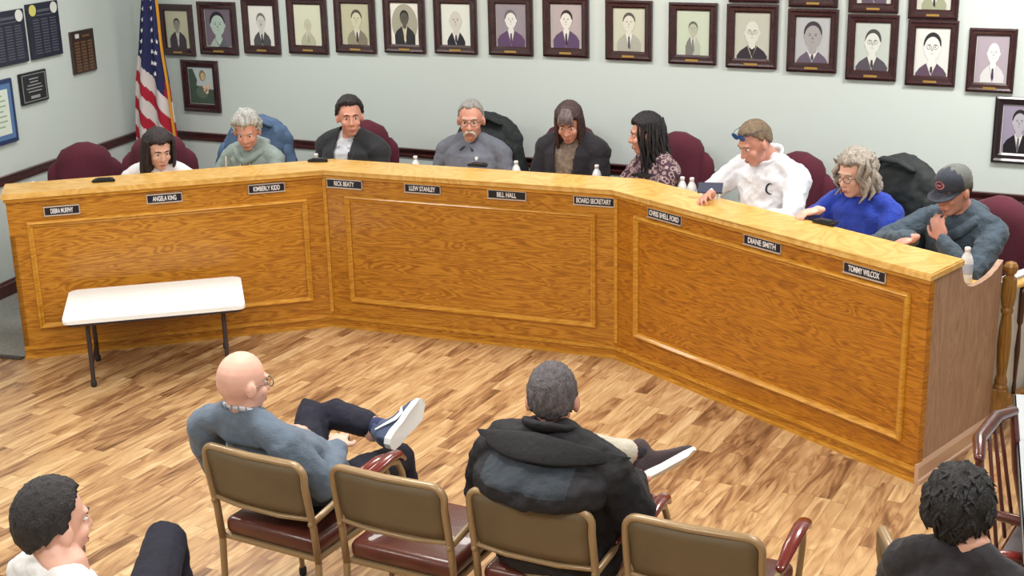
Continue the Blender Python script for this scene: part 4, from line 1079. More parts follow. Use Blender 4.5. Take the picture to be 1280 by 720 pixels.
def long_hair(P, m_, length=.26, hl=.42, thick=.016, n=34, front=.35, seed=1, wave=.0, rad=.011, width=.085, spread=1.0, arc=122):
    hr = P.hair_cap(m_, thick, hl=hl, noise_a=.003, seed=seed, back=-.95, burn=-.5)
    rnd = random.Random(seed); defs = []
    for i in range(n):
        a = R(-arc + 2 * arc * i / (n - 1)) + PI            # round the back, leaving the face open
        s_, c_ = math.sin(a), math.cos(a)
        L = length * rnd.uniform(.85, 1.08); ph = rnd.uniform(0, 6)
        pts = []
        for j in range(7):
            v = j / 6
            z = .085 - v * (.085 + L); rr = 1 + .10 * math.sin(min(1, v * 2) * PI / 2)
            x = s_ * width * rr * spread + wave * math.sin(v * 9 + ph); y = c_ * .098 * rr - .012 + wave * math.cos(v * 8 + ph)
            if z < -.10: y += .012 * (1 if c_ > 0 else -1) * (v); 
            pts.append((x, y, z))
        defs.append((pts, [rad * .7, rad, rad * 1.1, rad * 1.1, rad, rad * .8, rad * .35]))
    for ring in (0.6, .85):                               # inner fill
        for i in range(16):
            a = R(-120 + 240 * i / 15) + PI; s_, c_ = math.sin(a), math.cos(a)
            defs.append(([(s_ * width * ring, c_ * .09 * ring - .012, .03), (s_ * width * ring, c_ * .095 * ring - .016, -.08), (s_ * width * ring, c_ * .095 * ring - .02, -length * .85)], [rad, rad * 1.3, rad * .6]))
    P.locks(m_, defs, hr)
    return hr

# --- 1 woman in white with long dark hair
H1 = hairmat('hair_dark_brown', (46, 38, 42)); WH = cloth('white_cotton', (226, 226, 232), var=.05)
p = Person('long dark haired woman in a white top, sitting under the flag', (196, 164), 1.28, 205, 236, 18, 0, lean=.10, scale=1.02, skin=SKINP)
seated(p, WH, DARKT, {1: ((.27, .02, -.27), (.27, .20, -.30), (0, 1, 0), (0, 0, -1)), -1: ((-.28, .05, -.25), (-.26, .22, -.29), (0, 1, 0), (0, 0, -1))}, sh=.19, chest=.165)
long_hair(p, H1, .25, seed=3, width=.096, thick=.022, rad=.013); p.face(H1)
MEMBERS = {0: p.hipc.copy()}
# --- 2 grey haired woman, grey-green hooded top
H2 = hairmat('hair_silver', (176, 178, 176), .35); GG = cloth('grey_green_fleece', (136, 152, 150))
p = Person('woman with short silver hair in a grey-green hooded top', (307, 141), 1.38, 188, 206, 20, 0, lean=.12, scale=1.0, skin=SKINR)
seated(p, GG, DARKT, {1: ((.25, .10, -.27), (.22, .33, -.30), (-.2, 1, 0), (0, 0, -1)), -1: ((-.24, .12, -.27), (-.10, .30, -.30), (.4, 1, 0), (0, 0, -1))}, sh=.17, chest=.16, belly=.015)
hr = p.hair_cap(H2, .022, hl=.44, noise_a=.009, nf=12, seed=5, back=-.7, burn=-.1); p.face(H2)
rnd = random.Random(4); dd = []
for i in range(46):
    a = rnd.uniform(0, 2 * PI); e = rnd.uniform(.15, 1.3); c_ = V((math.sin(a) * math.cos(e) * .094, math.cos(a) * math.cos(e) * .112 - .014, .028 + math.sin(e) * .118))
    if c_.y > .05 and c_.z < .085: continue
    dd.append(([c_, c_ + V((rnd.uniform(-.02, .02), rnd.uniform(-.02, .02), -.02)), c_ * .96 + V((rnd.uniform(-.02, .02), rnd.uniform(-.02, .02), -.03))], [.010, .011, .007]))
p.locks(H2, dd, hr)
bm = bmesh.new(); add_tube(bm, [p.w((x, y, z)) for x, y, z in ((-.10, .02, -.02), (-.09, -.07, .02), (0, -.10, .035), (.09, -.07, .02), (.10, .02, -.02), (.05, .085, -.06), (0, .10, -.09), (-.05, .085, -.06), (-.10, .02, -.02))], .028, 12, cap='flat'); p.add('hood', fuse(bm, .009, 3, .01, .05), GG, p.top)
for sx in (-1, 1): decal(p, p.top, poly_fn([[(-.12 + sx, 1.6), (.12 + sx, 1.6), (.16 + sx * 1.2, -1.8), (-.12 + sx * 1.2, -1.8)]]), p.w((0, .2, -.15)), -(p.Rb @ V((0, 1, 0))), p.Rb @ V((-1, 0, 0)), .035, mat('white_cord', (236, 236, 232), .7), 'drawstring', .006)

MEMBERS[1] = p.hipc.copy()
# --- 3 man in the black suit jacket
H3 = hairmat('hair_black_short', (38, 34, 38), .4); SUIT = cloth('black_suit', (34, 38, 44), var=.15, bump=.15); SHIRT = cloth('pale_check_shirt', (196, 202, 214), var=.05)
p = Person('man in a black suit jacket and open pale shirt, looking right', (436, 123), 1.42, 176, 218, 2, 0, lean=.02, scale=1.05, skin=SKINR)
seated(p, SHIRT, DARKT, {1: ((.27, .03, -.30), (.24, .26, -.34), (0, 1, 0), (0, 0, -1)), -1: ((-.27, .03, -.30), (-.22, .26, -.34), (0, 1, 0), (0, 0, -1))}, sh=.20, chest=.18, belly=.03)
p.hair_cap(H3, .019, hl=.58, noise_a=.004, seed=8); p.face(H3)
def jacket(p, m_, arms, sh, chest, belly=.03, gap=.07, name='jacket', g=.030, fold=.014, lapel=True):
    b = bmesh.new(); p.torso(b, g, sh, chest, .16 + belly * .5, .175, belly=belly)
    for side, (el, wr, hd, pn) in arms.items(): p.arm(b, side, el, wr, .024, .90)
    me = fuse(b, .009, 3, fold, .08)
    # open the front: a V from the collar down between the lapels
    bm = bmesh.new(); bm.from_mesh(me); bpy.data.meshes.remove(me)
    kill = []
    inv = p.Rb.transposed()
    for f_ in bm.faces:
        c = inv @ (f_.calc_center_median() - p.NB)
        lim = gap * (1 - .55 * min(1, max(0, (-c.z - .02) / .42)))
        if c.y > -.01 - .0 and abs(c.x) < lim and c.z > -.56: kill.append(f_)
        elif c.z > -.035 and (c.x ** 2 + (c.y + .01) ** 2) < .076 ** 2: kill.append(f_)
    bmesh.ops.delete(bm, geom=list(set(kill)), context='FACES')
    o = p.add(name, bm, m_)
    md = o.modifiers.new('thickness', 'SOLIDIFY'); md.thickness = .006; md.offset = 0
    if lapel:
        for sx in (-1, 1):
            bm = bmesh.new()
            pts = [(.045, -.075, .028), (.075, -.03, .012), (.088, .045, -.03), (.092, .105, -.10), (.075, .145, -.20), (.052, .155, -.33)]
            add_tube(bm, [p.w((sx * x, y, z)) for x, y, z in pts], [.020, .022, .026, .030, .024, .010], 10, flat=.35, ref=p.Rb @ V((0, 1, .2))); p.add('lapel', fuse(bm, .006, 2), m_, o)
    return o
arms3 = {1: ((.27, .03, -.30), (.24, .26, -.34), (0, 1, 0), (0, 0, -1)), -1: ((-.27, .03, -.30), (-.22, .26, -.34), (0, 1, 0), (0, 0, -1))}
jacket(p, SUIT, arms3, .205, .185)
def collar(p, m_, r=.013, y=.0, z=.0, pr=None, name='collar', R_=.066):
    bm = bmesh.new()
    pts = [(math.sin(a) * R_, math.cos(a) * R_ * .95 - .01 + y, .012 - .035 * math.cos(a) + z) for a in [R(16 + 328 * k / 14) for k in range(15)]]
    add_tube(bm, [p.w(q) for q in pts], [r] * 15, 10, flat=.5, ref=(0, 0, 1), cap='round')
    for sx in (-1, 1): add_tube(bm, [p.w((sx * .02, R_ * .95 - .012 + y, -.03 + z)), p.w((sx * .045, R_ + .022 + y, -.055 + z))], [r, r * .6], 8, flat=.5)
    return p.add(name, bm, m_, pr or p.top)
collar(p, SHIRT, .016)

MEMBERS[2] = p.hipc.copy()
# --- 4 man with grey hair and moustache
H4 = hairmat('hair_grey', (150, 148, 146), .35); GS = cloth('slate_shirt', (104, 110, 124)); NAVYC = cloth('navy_collar', (38, 42, 54))
p = Person('man with grey hair and white moustache in a slate grey shirt', (588, 126), 1.42, 178, 200, 6, 0, lean=.02, scale=1.06, skin=SKINR)
a4 = {1: ((.28, .03, -.28), (.20, .27, -.33), (-.2, 1, 0), (0, 0, -1)), -1: ((-.28, .03, -.28), (-.20, .27, -.33), (.2, 1, 0), (0, 0, -1))}
seated(p, GS, DARKT, a4, sh=.205, chest=.19, belly=.05)
p.hair_cap(H4, .008, hl=.60, noise_a=.002, seed=11, burn=-.2); p.face(H4); collar(p, NAVYC, .018)
bm = bmesh.new()
for sx in (-1, 1): add_tube(bm, [p.h((0, .098, -.044)), p.h((sx * .018, .096, -.048)), p.h((sx * .034, .084, -.066)), p.h((sx * .036, .076, -.084))], [.008, .010, .008, .004], 8)
p.add('moustache', bm, hairmat('moustache_white', (206, 200, 192), .2))
p.glasses(mat('wire_frame', (120, 110, 100), .3, metal=.7))
fr = p.Rb @ V((0, 1, 0)); rt_ = p.Rb @ V((-1, 0, 0))
WE = mat('white_emblem', (232, 234, 240), .6)
decal(p, p.top, poly_fn([[(-.5, .6), (.5, .6), (.5, 0), (0, -.7), (-.5, 0)]]), p.w((-.085, .2, -.105)), -fr, rt_, .022, WE, 'emblem')
decal(p, p.top, poly_fn([[(-1, .12), (1, .12), (1, -.12), (-1, -.12)]]), p.w((-.085, .2, -.132)), -fr, rt_, .022, mat('pale_stitching', (170, 176, 190), .6), 'emblem_text')

MEMBERS[3] = p.hipc.copy()
# --- 5 woman, long brown hair with grey fringe, black cardigan
H5 = hairmat('hair_brown_grey', (70, 52, 52)); TAUPE = cloth('taupe_print', (124, 110, 100), var=.35, vs_=40); BK = cloth('black_knit', (28, 26, 36), var=.15)
p = Person('woman with long brown hair in a black cardigan over a taupe blouse', (711, 129), 1.42, 176, 192, 24, 0, lean=.06, scale=1.04, skin=SKINR)
a5 = {1: ((.235, .05, -.28), (.16, .27, -.32), (-.3, 1, 0), (0, 0, -1)), -1: ((-.235, .05, -.28), (-.16, .27, -.32), (.3, 1, 0), (0, 0, -1))}
seated(p, TAUPE, DARKT, a5, sh=.175, chest=.165, belly=.01)
jacket(p, BK, a5, .18, .172, belly=.01, gap=.085, name='cardigan', lapel=False)
long_hair(p, H5, .25, hl=.30, seed=9, width=.08); p.face(H5)
bm = bmesh.new()
for k in range(9): x = -.045 + k * .011; add_tube(bm, [p.h((x * .5, .045, .13)), p.h((x * .9, .088, .10)), p.h((x * 1.1, .098, .055))], [.008, .010, .005], 7)
p.add('fringe', bm, hairmat('hair_grey_brown', (112, 100, 104)))

MEMBERS[4] = p.hipc.copy()
# --- 6 woman with long black hair, leopard blouse, profile to the left
H6 = hairmat('hair_black_long', (26, 22, 28))
def leopard():
    m_ = bpy.data.materials.new('leopard_print'); m_.use_nodes = True; nt = m_.node_tree; b = nt.nodes['Principled BSDF']
    tc = nt.nodes.new('ShaderNodeTexCoord'); v = nt.nodes.new('ShaderNodeTexVoronoi'); v.inputs['Scale'].default_value = 30; nt.links.new(tc.outputs['Object'], v.inputs['Vector'])
    n = nt.nodes.new('ShaderNodeTexNoise'); n.inputs['Scale'].default_value = 45; nt.links.new(tc.outputs['Object'], n.inputs['Vector'])
    f_ = mth(nt, 'ADD', v.outputs['Distance'], mth(nt, 'MULTIPLY', n.outputs['Fac'], .35))
    r_ = ramp(nt, f_, [(.30, (58, 36, 52)), (.46, (100, 74, 88)), (.54, (182, 160, 158)), (.78, (66, 42, 58))]); nt.links.new(r_.outputs['Color'], b.inputs['Base Color']); b.inputs['Roughness'].default_value = .8
    return m_
LEO = leopard()
p = Person('woman with long black hair in a purple leopard print blouse, facing left', (808, 143), 1.39, 140, 112, 8, 0, lean=.10, scale=1.04, skin=SKINR)
seated(p, LEO, DARKT, {1: ((.22, .13, -.24), (.08, .34, -.24), (-.5, 1, .1), (0, .2, -1)), -1: ((-.21, .13, -.27), (-.06, .34, -.25), (.5, 1, 0), (0, 0, -1))}, sh=.17, chest=.16)
long_hair(p, H6, .28, hl=.46, seed=12, width=.084, wave=.008, rad=.013); p.face(H6)
MEMBERS[5] = p.hipc.copy()
# --- 7 man in the white quarter-zip with sunglasses on his head
H7 = hairmat('hair_light_brown', (122, 104, 84), .3); WS = cloth('white_fleece', (226, 230, 238), var=.04, bump=.25)
p = Person('man in a white pullover with blue sunglasses on his head', (945, 151), 1.42, 158, 140, 28, 0, lean=.13, scale=1.08, skin=SKINR)
a7 = {1: ((.31, .20, -.24), p.loc(at(889, 243, 1.10)), (-.3, 1, .1), (-.6, 0, -.8)), -1: ((-.29, .14, -.28), (-.12, .36, -.30), (.5, 1, 0), (0, 0, -1))}
seated(p, WS, DARKT, a7, sh=.21, chest=.195, belly=.05, name='pullover', fold=.03, fsize=.06, arm_r=(.06, .054, .05, .046, .034))
p.hair_cap(H7, .008, hl=.52, noise_a=.002, seed=14); p.face(H7)
p.glasses(mat('sunglass_frame', (30, 40, 60), .3), up=.085, tilt=-.018, lens=mat('blue_mirror_lens', (40, 110, 200), .12, metal=.4), w=.030, hgt=.020)
bm = bmesh.new(); add_tube(bm, [p.w((math.sin(a) * .078, math.cos(a) * .075 - .012, .03 - .04 * math.cos(a))) for a in [R(14 + 332 * k / 16) for k in range(17)]], [.024] * 17, 12, flat=.55, ref=(0, 0, 1)); p.add('collar', fuse(bm, .008, 2), WS, p.top)
fr = p.Rb @ V((0, 1, 0)); rt_ = p.Rb @ V((-1, 0, 0))
def ring_fn(bm):
    for k in range(14):
        a0, a1 = R(60 + k * 17), R(60 + (k + 1) * 17); w0 = .35 * math.sin(PI * k / 14) + .1; w1 = .35 * math.sin(PI * (k + 1) / 14) + .1
        bm.faces.new([bm.verts.new((math.cos(a0), math.sin(a0) * 1.3, 0)), bm.verts.new((math.cos(a1), math.sin(a1) * 1.3, 0)), bm.verts.new((math.cos(a1) * (1 - w1), math.sin(a1) * 1.3 * (1 - w1), 0)), bm.verts.new((math.cos(a0) * (1 - w0), math.sin(a0) * 1.3 * (1 - w0), 0))])
decal(p, p.top, ring_fn, p.w((-.095, .2, -.15)), -fr, rt_, .028, mat('dark_emblem', (40, 48, 56), .6), 'emblem')
W7 = p.w(a7[1][1])
MEMBERS[6] = p.hipc.copy()
# --- 8 woman with grey blonde curls, blue sweater
H8 = hairmat('hair_ash_curls', (160, 152, 142), .4); BL = cloth('royal_blue_knit', (30, 60, 168), var=.12, bump=.5, bs=120)
p = Person('woman with curly ash grey hair in a royal blue sweater', (1070, 189), 1.37, 160, 150, 14, 0, lean=.10, scale=1.02, skin=SKINP)
curl8 = .95
a8 = {1: ((.28, .20, -.22), p.loc(at(1022, 263, 1.11)), (.5, .8, -.1), (0, 0, -1)), -1: ((-.25, .10, -.28), (-.16, .32, -.32), (.4, 1, 0), (0, 0, -1))}
seated(p, BL, DARKT, a8, sh=.185, chest=.18, belly=.04, name='sweater', fold=.025, curl=curl8, arm_r=(.056, .05, .046, .042, .032))
hr = long_hair(p, H8, .12, hl=.42, seed=18, width=.092, wave=.016, rad=.017, thick=.020); p.face(H8); p.glasses(mat('wire_frame', (120, 110, 100), .3))
MEMBERS[7] = p.hipc.copy()
# --- 9 man in a cap, hand at his chin
CAPM = cloth('cap_navy', (46, 52, 66)); CAPG = cloth('cap_grey_mesh', (96, 100, 98)); HD = cloth('slate_blue_hoodie', (62, 78, 92), var=.22, bump=.5, bs=80)
p = Person('man in a dark cap and slate blue hoodie, hand at his chin', (1194, 208), 1.36, 158, 148, 16, 0, lean=.12, scale=1.04, skin=SKINR)
a9 = {1: ((.36, .20, -.20), p.loc(at(1140, 298, 1.02)), (.5, .8, -.3), (0, 0, -1)), -1: ((-.22, .24, -.27), (-.03, .215, -.105), (.45, -.1, .9), (.2, -.9, .1))}
seated(p, HD, DARKT, a9, sh=.195, chest=.18, belly=.03, name='hoodie', fold=.03, fsize=.06, curl=.75, arm_r=(.058, .052, .048, .044, .034))
H9 = hairmat('hair_brown_short', (70, 54, 46)); p.hair_cap(H9, .006, hl=.5, noise_a=.002, seed=20); p.face(H9)
bm = bmesh.new()
secs = []
for z, sx, sy in ((.022, .086, .106), (.05, .089, .110), (.085, .085, .104), (.112, .068, .085), (.130, .038, .05), (.137, .010, .012)): secs.append((p.h((0, -.010, z)), sx, sy, p.Rh))
add_loft(bm, secs, 36)
for f_ in bm.faces: f_.smooth = True
cap = p.add('cap', bm, [CAPM, CAPG])
for f_ in cap.data.polygons:
    c = p.Rh.transposed() @ (f_.center - p.H)
    if c.y < .012: f_.material_index = 1
bm = bmesh.new(); pts = []
for k in range(13):
    a = R(-68 + 136 * k / 12); pts.append(((math.sin(a) * .080), math.cos(a) * .085 + .065 - .0))
inner = [(math.sin(R(-68 + 136 * k / 12)) * .084, math.cos(R(-68 + 136 * k / 12)) * .098 - .010) for k in range(13)][::-1]
vs0 = [bm.verts.new(p.h((x, y, .030 - .35 * max(0, y - .08) - 2.2 * x * x))) for x, y in pts + inner]; vs1 = [bm.verts.new(p.h((x, y, .036 - .35 * max(0, y - .08) - 2.2 * x * x))) for x, y in pts + inner]
n = len(vs0); bm.faces.new(vs0[::-1]); bm.faces.new(vs1)
for i in range(n): bm.faces.new((vs0[i], vs0[(i + 1) % n], vs1[(i + 1) % n], vs1[i]))
p.add('brim', bm, CAPM, cap, False)
dH = p.Rh @ V((0, 1, .25))
decal(p, cap, poly_fn([disc(0, 0, 1, .72)]), p.h((0, .1, .075)), -dH, p.Rh @ V((-1, 0, 0)), .030, mat('patch_pink', (196, 120, 132), .7), 'patch', .0015)
decal(p, cap, poly_fn([disc(0, 0, .78, .5)]), p.h((0, .1, .075)), -dH, p.Rh @ V((-1, 0, 0)), .030, mat('patch_dark', (70, 44, 60), .7), 'patch_centre', .003)
decal(p, cap, poly_fn([[(-.5, .12), (.5, .12), (.5, -.12), (-.5, -.12)]]), p.h((0, .1, .075)), -dH, p.Rh @ V((-1, 0, 0)), .030, mat('patch_pink', (196, 120, 132), .7), 'patch_mark', .0042)
bm = bmesh.new(); add_tube(bm, [p.w((x, y, z)) for x, y, z in ((-.11, .03, -.03), (-.10, -.07, .01), (0, -.11, .025), (.10, -.07, .01), (.11, .03, -.03), (.06, .10, -.08), (0, .11, -.12), (-.06, .10, -.08), (-.11, .03, -.03))], .032, 12, cap='flat'); p.add('hood', fuse(bm, .009, 3, .012, .05), HD, p.top)

MEMBERS[8] = p.hipc.copy()
# phone in the hand of the man in white, pen of the woman in blue
t = thing('phone', 'black phone held above the counter by the man in the white pullover', 'phone', at(888, 235, 1.13), R(12))
bm = bmesh.new(); add_box(bm, (0, 0, 0), (.145, .074, .009), M=Matrix.Rotation(R(42), 4, 'X'), bev=.003); obj('phone_body', bm, PHONE, t)
bm = bmesh.new(); add_box(bm, (0, 0, .0052), (.132, .066, .001), M=Matrix.Rotation(R(42), 4, 'X')); obj('screen', bm, mat('screen_grey', (70, 76, 96), .15), t)
t = thing('pen', 'white pen standing up between the two women at the left', 'pen', at(283, 211, 1.0))
bm = bmesh.new(); add_tube(bm, [(0, 0, 0), (0.005, 0, .08)], .006, 8); obj('barrel', bm, WHITE, t, True)

# ------------------------------------------------------------------ people in the audience
# --- bald man in the grey-blue sweater, ankle crossed over his knee
BSW = cloth('grey_blue_sweater', (92, 108, 126), var=.1, bump=.4, bs=140); NVT = cloth('navy_trousers', (16, 19, 38), var=.2, sheen=0); CHK = mat('white_check_collar', (214, 222, 232), .7)
c0, y0 = CPOS[0]
p = Person('bald man in a grey-blue sweater sitting with one ankle across his knee', (300, 440), 1.19, -6, -26, 8, 0, lean=-.10, scale=1.02, skin=SKINP, vox=.006, hipz=.535, hip=(c0.x + .0, c0.y + .09), nboff=(.01, .065, .0))
kn = at(394, 510, .69); an = at(466, 532, .68); rk = p.hipc + V((.14, .42, -.03)); ra = V((rk.x + .02, rk.y + .02, .09))
al = {1: ((.30, .08, -.27), (.19, .30, -.22), (-.55, .8, .15), (0, -.1, -1)), -1: ((-.27, .07, -.28), (-.12, .30, -.22), (.4, 1, 0), (0, 0, -1))}
seated(p, BSW, NVT, al, sh=.205, chest=.195, belly=.06, legs=[(-.09, kn, an), (.09, rk, ra)], name='sweater', fold=.022, fsize=.08, arm_r=(.062, .058, .052, .045, .034), vox=.008)
p.face(hairmat('beard_white', (200, 190, 182), .2), eyes=True); p.glasses(mat('wire_frame', (120, 110, 100), .3))
bm = bmesh.new(); add_tube(bm, [p.w((math.sin(a) * .068, math.cos(a) * .064 - .012, .026 - .03 * math.cos(a))) for a in [R(14 + 332 * k / 20) for k in range(21)]], [.014] * 21, 10, flat=.5, ref=(0, 0, 1))
cl = p.add('shirt_collar', bm, CHK)
for k in range(16):
    a = R(30 + 300 * k / 15); bm = bmesh.new(); q0 = p.w((math.sin(a) * .083, math.cos(a) * .079 - .012, .022 - .03 * math.cos(a))); add_tube(bm, [q0, q0 + V((0, 0, .016))], .0028, 6); p.add('collar_stripe', bm, mat('collar_blue', (120, 138, 160), .7), cl)
BLUSH = cloth('shoe_blue_grey', (64, 78, 108), var=.15); WSOLE = mat('white_sole', (226, 232, 234), .5); SOCK = cloth('sock_blue', (30, 44, 84))
sd = (an - kn).normalized()
p.shoe(an + sd * .055, V((.10, .9, .36)), -sd, BLUSH, WSOLE, swoosh=mat('white_stripe', (222, 228, 232), .5))
bm = bmesh.new(); add_tube(bm, [an - sd * .03, an + sd * .05], [.040, .042], 14); p.add('sock', bm, SOCK)
p.shoe(ra, (0, 1, 0), (0, 0, 1), BLUSH, WSOLE)

# --- man in the big black jacket, khaki trousers
JK = cloth('black_jacket', (13, 14, 22), var=.2, bump=.4, bs=50, rough=.75, sheen=0); KH = cloth('khaki_trousers', (190, 186, 172), var=.08); YOKE = cloth('slate_yoke', (40, 50, 60), var=.2, bump=.5, bs=60)
p = Person('short haired man in a large black jacket and khaki trousers, from behind', (690, 457), 1.245, -2, 18, 8, 0, lean=-.02, scale=1.06, skin=SKINR, vox=.006, hipz=.54, nboff=(0, .01, .02))
kn = V((-2.08, 4.50, .73)); an = at(790, 567, .65); rk = p.hipc + V((.15, .42, -.03)); ra = V((rk.x + .02, rk.y + .02, .09))
al = {1: ((.295, .03, -.26), (.18, .30, -.27), (-.5, 1, 0), (0, 0, -1)), -1: ((-.31, .03, -.27), (-.16, .30, -.27), (.4, 1, 0), (0, 0, -1))}
seated(p, JK, KH, al, sh=.195, chest=.19, belly=.03, legs=[(-.09, kn, an), (.09, rk, ra)], name='sweater', arm_r=(.064, .060, .054, .048, .036), vox=.008)
H10 = hairmat('hair_salt_pepper', (84, 80, 84), .5); p.hair_cap(H10, .009, hl=.55, noise_a=.003, seed=31, back=-.8); p.face(H10)
# the open jacket, spreading over the shoulders and the top of the chair
b = bmesh.new(); p.torso(b, .035, .205, .205, .20, .20, belly=.0)
for side, (el, wr, hd, pn) in al.items(): p.arm(b, side, el, wr, .036, .9)
add_loft(b, [(p.w((0, -.09, -.20)), .20, .10, p.Rb), (p.w((0, -.12, -.165)), .245, .145, p.Rb), (p.w((0, -.11, -.10)), .25, .14, p.Rb), (p.w((0, -.07, -.03)), .17, .08, p.Rb)], 28)
me = fuse(b, .009, 3, .035, .09); jk = p.add('jacket', me, [JK, YOKE])
inv = p.Rb.transposed()
for f_ in jk.data.polygons:
    c = inv @ (f_.center - p.NB)
    if c.y < -.05 and -.19 < c.x < .15 and -.115 < c.z < -.035: f_.material_index = 1
bm = bmesh.new()                                           # wide collar wings lying over the shoulders
rows = []
for k in range(25):
    s_ = -1 + 2 * k / 24; x = s_ * .30; sag = -.025 - .045 * abs(s_) ** 1.4; y = -.155 + .15 * abs(s_) ** 2.0
    half = .052 * (1 - abs(s_) ** 1.8) + .003; th = .006 * (1 - abs(s_) ** 3) + .002
    c = p.w((x, y, sag + .045)); o1 = p.Rb @ V((0, -.62, -.78)) * half; o2 = p.Rb @ V((0, -.78, .62)) * th
    rows.append([bm.verts.new(c + o1 * math.cos(a) + o2 * math.sin(a)) for a in [2 * PI * j / 12 for j in range(12)]])
for a_, b_ in zip(rows, rows[1:]):
    for j in range(12): bm.faces.new((a_[j], a_[(j + 1) % 12], b_[(j + 1) % 12], b_[j]))
bm.faces.new(rows[0][::-1]); bm.faces.new(rows[-1]); p.add('collar_wings', bm, JK, jk)
bm = bmesh.new(); add_tube(bm, [p.w((math.sin(a) * .082, math.cos(a) * .078 - .014, .045 - .03 * math.cos(a))) for a in [R(20 + 320 * k / 16) for k in range(17)]], [.028] * 17, 12, flat=.6, ref=(0, 0, 1)); p.add('stand_collar', fuse(bm, .007, 2, .008, .04), JK, jk)
sd = (an - kn).normalized(); BRSH = cloth('shoe_dark_brown', (58, 46, 50), var=.2)
p.shoe(an + sd * .05, V((.62, .70, .30)), V((-.62, .30, .70)), BRSH, WSOLE)
bm = bmesh.new(); add_tube(bm, [an - sd * .03, an + sd * .045], [.041, .043], 14); p.add('sock', bm, cloth('sock_black', (24, 24, 32)))
p.shoe(ra, (0, 1, 0), (0, 0, 1), BRSH, WSOLE)

# --- man in white at the lower left
WT = cloth('white_shirt_cotton', (222, 224, 226), var=.04, bump=.2)
p = Person('dark haired man in a white shirt at the lower left corner', (60, 603), 1.27, -20, -18, 6, 0, lean=.0, scale=1.06, skin=SKINP, vox=.006, hipz=.54, nboff=(.08, .02, .01))
rk = at(207, 676, .70); ra = V((rk.x + .01, rk.y + .03, .09)); kn = p.hipc + p.Rb @ V((-.14, .42, -.03)); an = V((kn.x + .02, kn.y + .02, .09))
seated(p, WT, NVT, {1: ((.27, .05, -.28), (.20, .28, -.30), (-.2, 1, 0), (0, 0, -1)), -1: ((-.27, .03, -.28), (-.2, .28, -.30), (.2, 1, 0), (0, 0, -1))}, sh=.225, chest=.195, belly=.02, legs=[(-.09, kn, an), (.12, rk, ra)], vox=.008)
H11 = hairmat('hair_near_black', (36, 34, 38), .5); p.hair_cap(H11, .012, hl=.56, noise_a=.0025, seed=40, nf=26, burn=-.28, back=-.99); p.face(H11)
bm = bmesh.new(); p.ell(bm, (0, .042, -.085), (.046, .046, .030)); p.ell(bm, (0, .018, -.066), (.0555, .057, .036)); p.add('beard_stubble', fuse(bm, .005, 3), mat('stubble', (120, 84, 72), .7, var=.2, vscale=60))
p.shoe(ra, p.Rb @ V((0, 1, 0)), (0, 0, 1), BLACKP); p.shoe(an, p.Rb @ V((0, 1, 0)), (0, 0, 1), BLACKP)
LLH = p.hipc.copy()

# --- black haired person at the lower right
BT = cloth('black_tee', (30, 28, 34), var=.25, bump=.3)
p = Person('person with thick black hair and black shirt at the lower right corner', (1201, 592), 1.20, -16, 2, 10, 0, lean=.03, scale=1.02, skin=SKIN, vox=.006, hipz=.54, nboff=(.05, 0, .035))
seated(p, BT, DARKT, {1: ((.28, .05, -.28), (.20, .28, -.30), (-.2, 1, 0), (0, 0, -1)), -1: ((-.28, .05, -.28), (-.2, .28, -.30), (.2, 1, 0), (0, 0, -1))}, sh=.19, chest=.175, belly=.02, vox=.008, fold=.022)
H12 = hairmat('hair_jet_black', (20, 20, 24), .6); hr = p.hair_cap(H12, .022, hl=.45, noise_a=.008, seed=50, nf=16, burn=-.3, back=-.95); p.face(H12)
rnd = random.Random(11); dd = []
for i in range(150):
    a = rnd.uniform(0, 2 * PI); e = rnd.uniform(-.5, 1.4); c_ = V((math.sin(a) * math.cos(e) * .098, math.cos(a) * math.cos(e) * .116 - .014, .028 + math.sin(e) * .122))
    if c_.y > .05 and c_.z < .085: continue
    n_ = (c_ - V((0, -.012, .028))).normalized(); tdir = (V((rnd.uniform(-1, 1), rnd.uniform(-1, 1), -1.0)) - n_ * 0); tdir = (tdir - n_ * tdir.dot(n_)).normalized()
    dd.append(([c_ - n_ * .006, c_ + tdir * .020 + n_ * .001, c_ + tdir * .042 + n_ * rnd.uniform(-.010, .002)], [.009, .008, .003]))
p.locks(H12, dd, hr)
for q in p.seatlegs(): p.shoe(q[2], p.Rb @ V((0, 1, 0)), (0, 0, 1), BLACKP)

EX = [  # px of top centre, z of top, yaw of the facing direction
    ((103, 178), 1.10, 221, 'empty burgundy office chair at the left end behind the dais'),
    ((196, 166), 1.10, 221, 'burgundy office chair under the flag, behind the woman in white'),
    ((322, 155), 1.235, 190, 'office chair with a blue denim jacket over it, behind the grey haired woman'),
    ((455, 150), 1.235, 188, 'burgundy office chair mostly hidden behind the man in the black suit'),
    ((610, 148), 1.235, 180, 'office chair with a black coat over it, behind the man with the moustache'),
    ((714, 153), 1.235, 180, 'burgundy office chair directly behind the woman in the black cardigan'),
    ((850, 165), 1.235, 170, 'empty looking burgundy office chair between the woman in leopard print and the man in white'),
    ((1002, 190), 1.235, 160, 'burgundy office chair just right of the man in the white sweater'),
    ((1130, 211), 1.235, 150, 'office chair with a black coat over it, right of the woman in blue'),
    ((1256, 246), 1.15, 151, 'burgundy office chair at the right edge behind the man in the cap')]
EXP = []
e0 = None
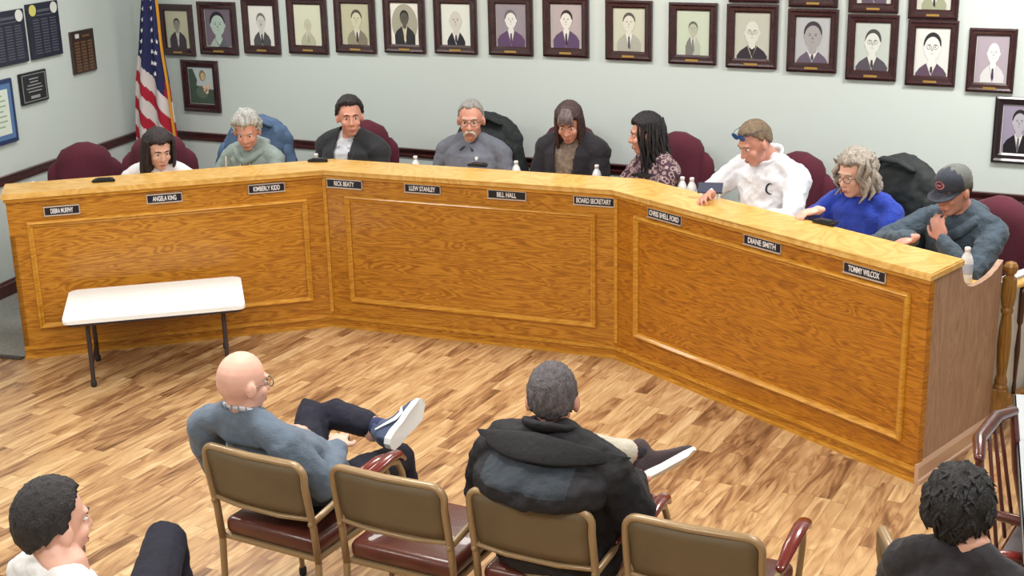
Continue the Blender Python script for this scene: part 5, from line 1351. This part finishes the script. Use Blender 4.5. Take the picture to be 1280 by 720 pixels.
for k_, (px, z, yw, lb) in enumerate(EX):
    a = R(yw); f = V((-math.sin(a), math.cos(a), 0))
    if k_ and k_ - 1 in MEMBERS:                           # backrest just behind the member who sits there
        hp = MEMBERS[k_ - 1]
        z = 1.02
        while z < 1.30 and (at(px[0], px[1], z) - hp).dot(f) < -.36: z += .005
    p = at(px[0], px[1], z); p = V((p.x, p.y, 0)) + f * .36
    EXP.append((p, a))
    if e0 is None: e0 = exec_chair(lb, p, a); e = e0
    else:
        e = dup(e0, p, a, lb)
    if abs(z - 1.235) > .004:                                            # seats set lower
        for c_ in e.children:
            if c_.name.split('.')[0] in ('backrest', 'seat', 'armrest'): c_.location.z = z - 1.235
            if c_.name.split('.')[0] == 'gas_lift': c_.scale.z = (.43 + z - 1.235) / .43
# coats hung over three of the chair backs
def coat(i, label, m_, name='jacket', wide=1.0):
    p, a = EXP[i]
    bm = bmesh.new(); rings = []
    prof = [(.20, .56), (.26, .62), (.29, .75), (.295, .9), (.285, 1.0), (.26, 1.1), (.215, 1.18), (.14, 1.235), (.05, 1.262)]
    for rx, z in prof:
        y = -.265 - .1 * (z - .5) / .7; ry = .115 * min(1, (1.30 - z) / .14) ** .5
        rings.append([bm.verts.new((math.cos(q) * rx * wide * (1 + .03 * math.sin(5 * q + z * 9)), y + math.sin(q) * ry * (1 + .06 * math.sin(7 * q + z * 13)), z)) for q in [2 * PI * k / 36 for k in range(36)]])
    for a_, b_ in zip(rings, rings[1:]):
        for k in range(36): bm.faces.new((a_[k], a_[(k + 1) % 36], b_[(k + 1) % 36], b_[k]))
    bm.faces.new(rings[0][::-1]); bm.faces.new(rings[-1])
    t = thing(name, label, 'jacket', p, a)
    me = fuse(bm, .012, 3, .035, .09); link('coat_body', me, m_, t, True)
    for sx in (-1, 1):
        bm = bmesh.new(); add_tube(bm, [(sx * .25, -.3, 1.03), (sx * .31, -.29, .85), (sx * .32, -.27, .62)], [.05, .055, .045], 12, flat=.6)
        me = fuse(bm, .012, 3, .02, .06); link('sleeve', me, m_, t, True)
    bm = bmesh.new(); add_tube(bm, [(-.13, -.27, 1.215), (-.06, -.25, 1.25), (.06, -.25, 1.25), (.13, -.27, 1.215)], .03, 10, flat=.6); obj('collar', bm, m_, t, True)
coat(2, 'blue denim jacket hung over the chair of the grey haired woman', mat('denim', (74, 98, 130), .9, bump=.3, bscale=300, var=.25, vscale=12))
coat(4, 'black coat hung over the chair of the man with the moustache', mat('black_coat', (26, 34, 36), .75, bump=.2, bscale=200, var=.2, vscale=10))
coat(8, 'black coat hung over the chair right of the woman in blue', mat('black_coat', (26, 34, 36), .75))
vs = SC.view_settings; vs.view_transform = 'Standard'; vs.look = 'None'; vs.exposure = 0.0; vs.gamma = 1; vs.use_curve_mapping = False
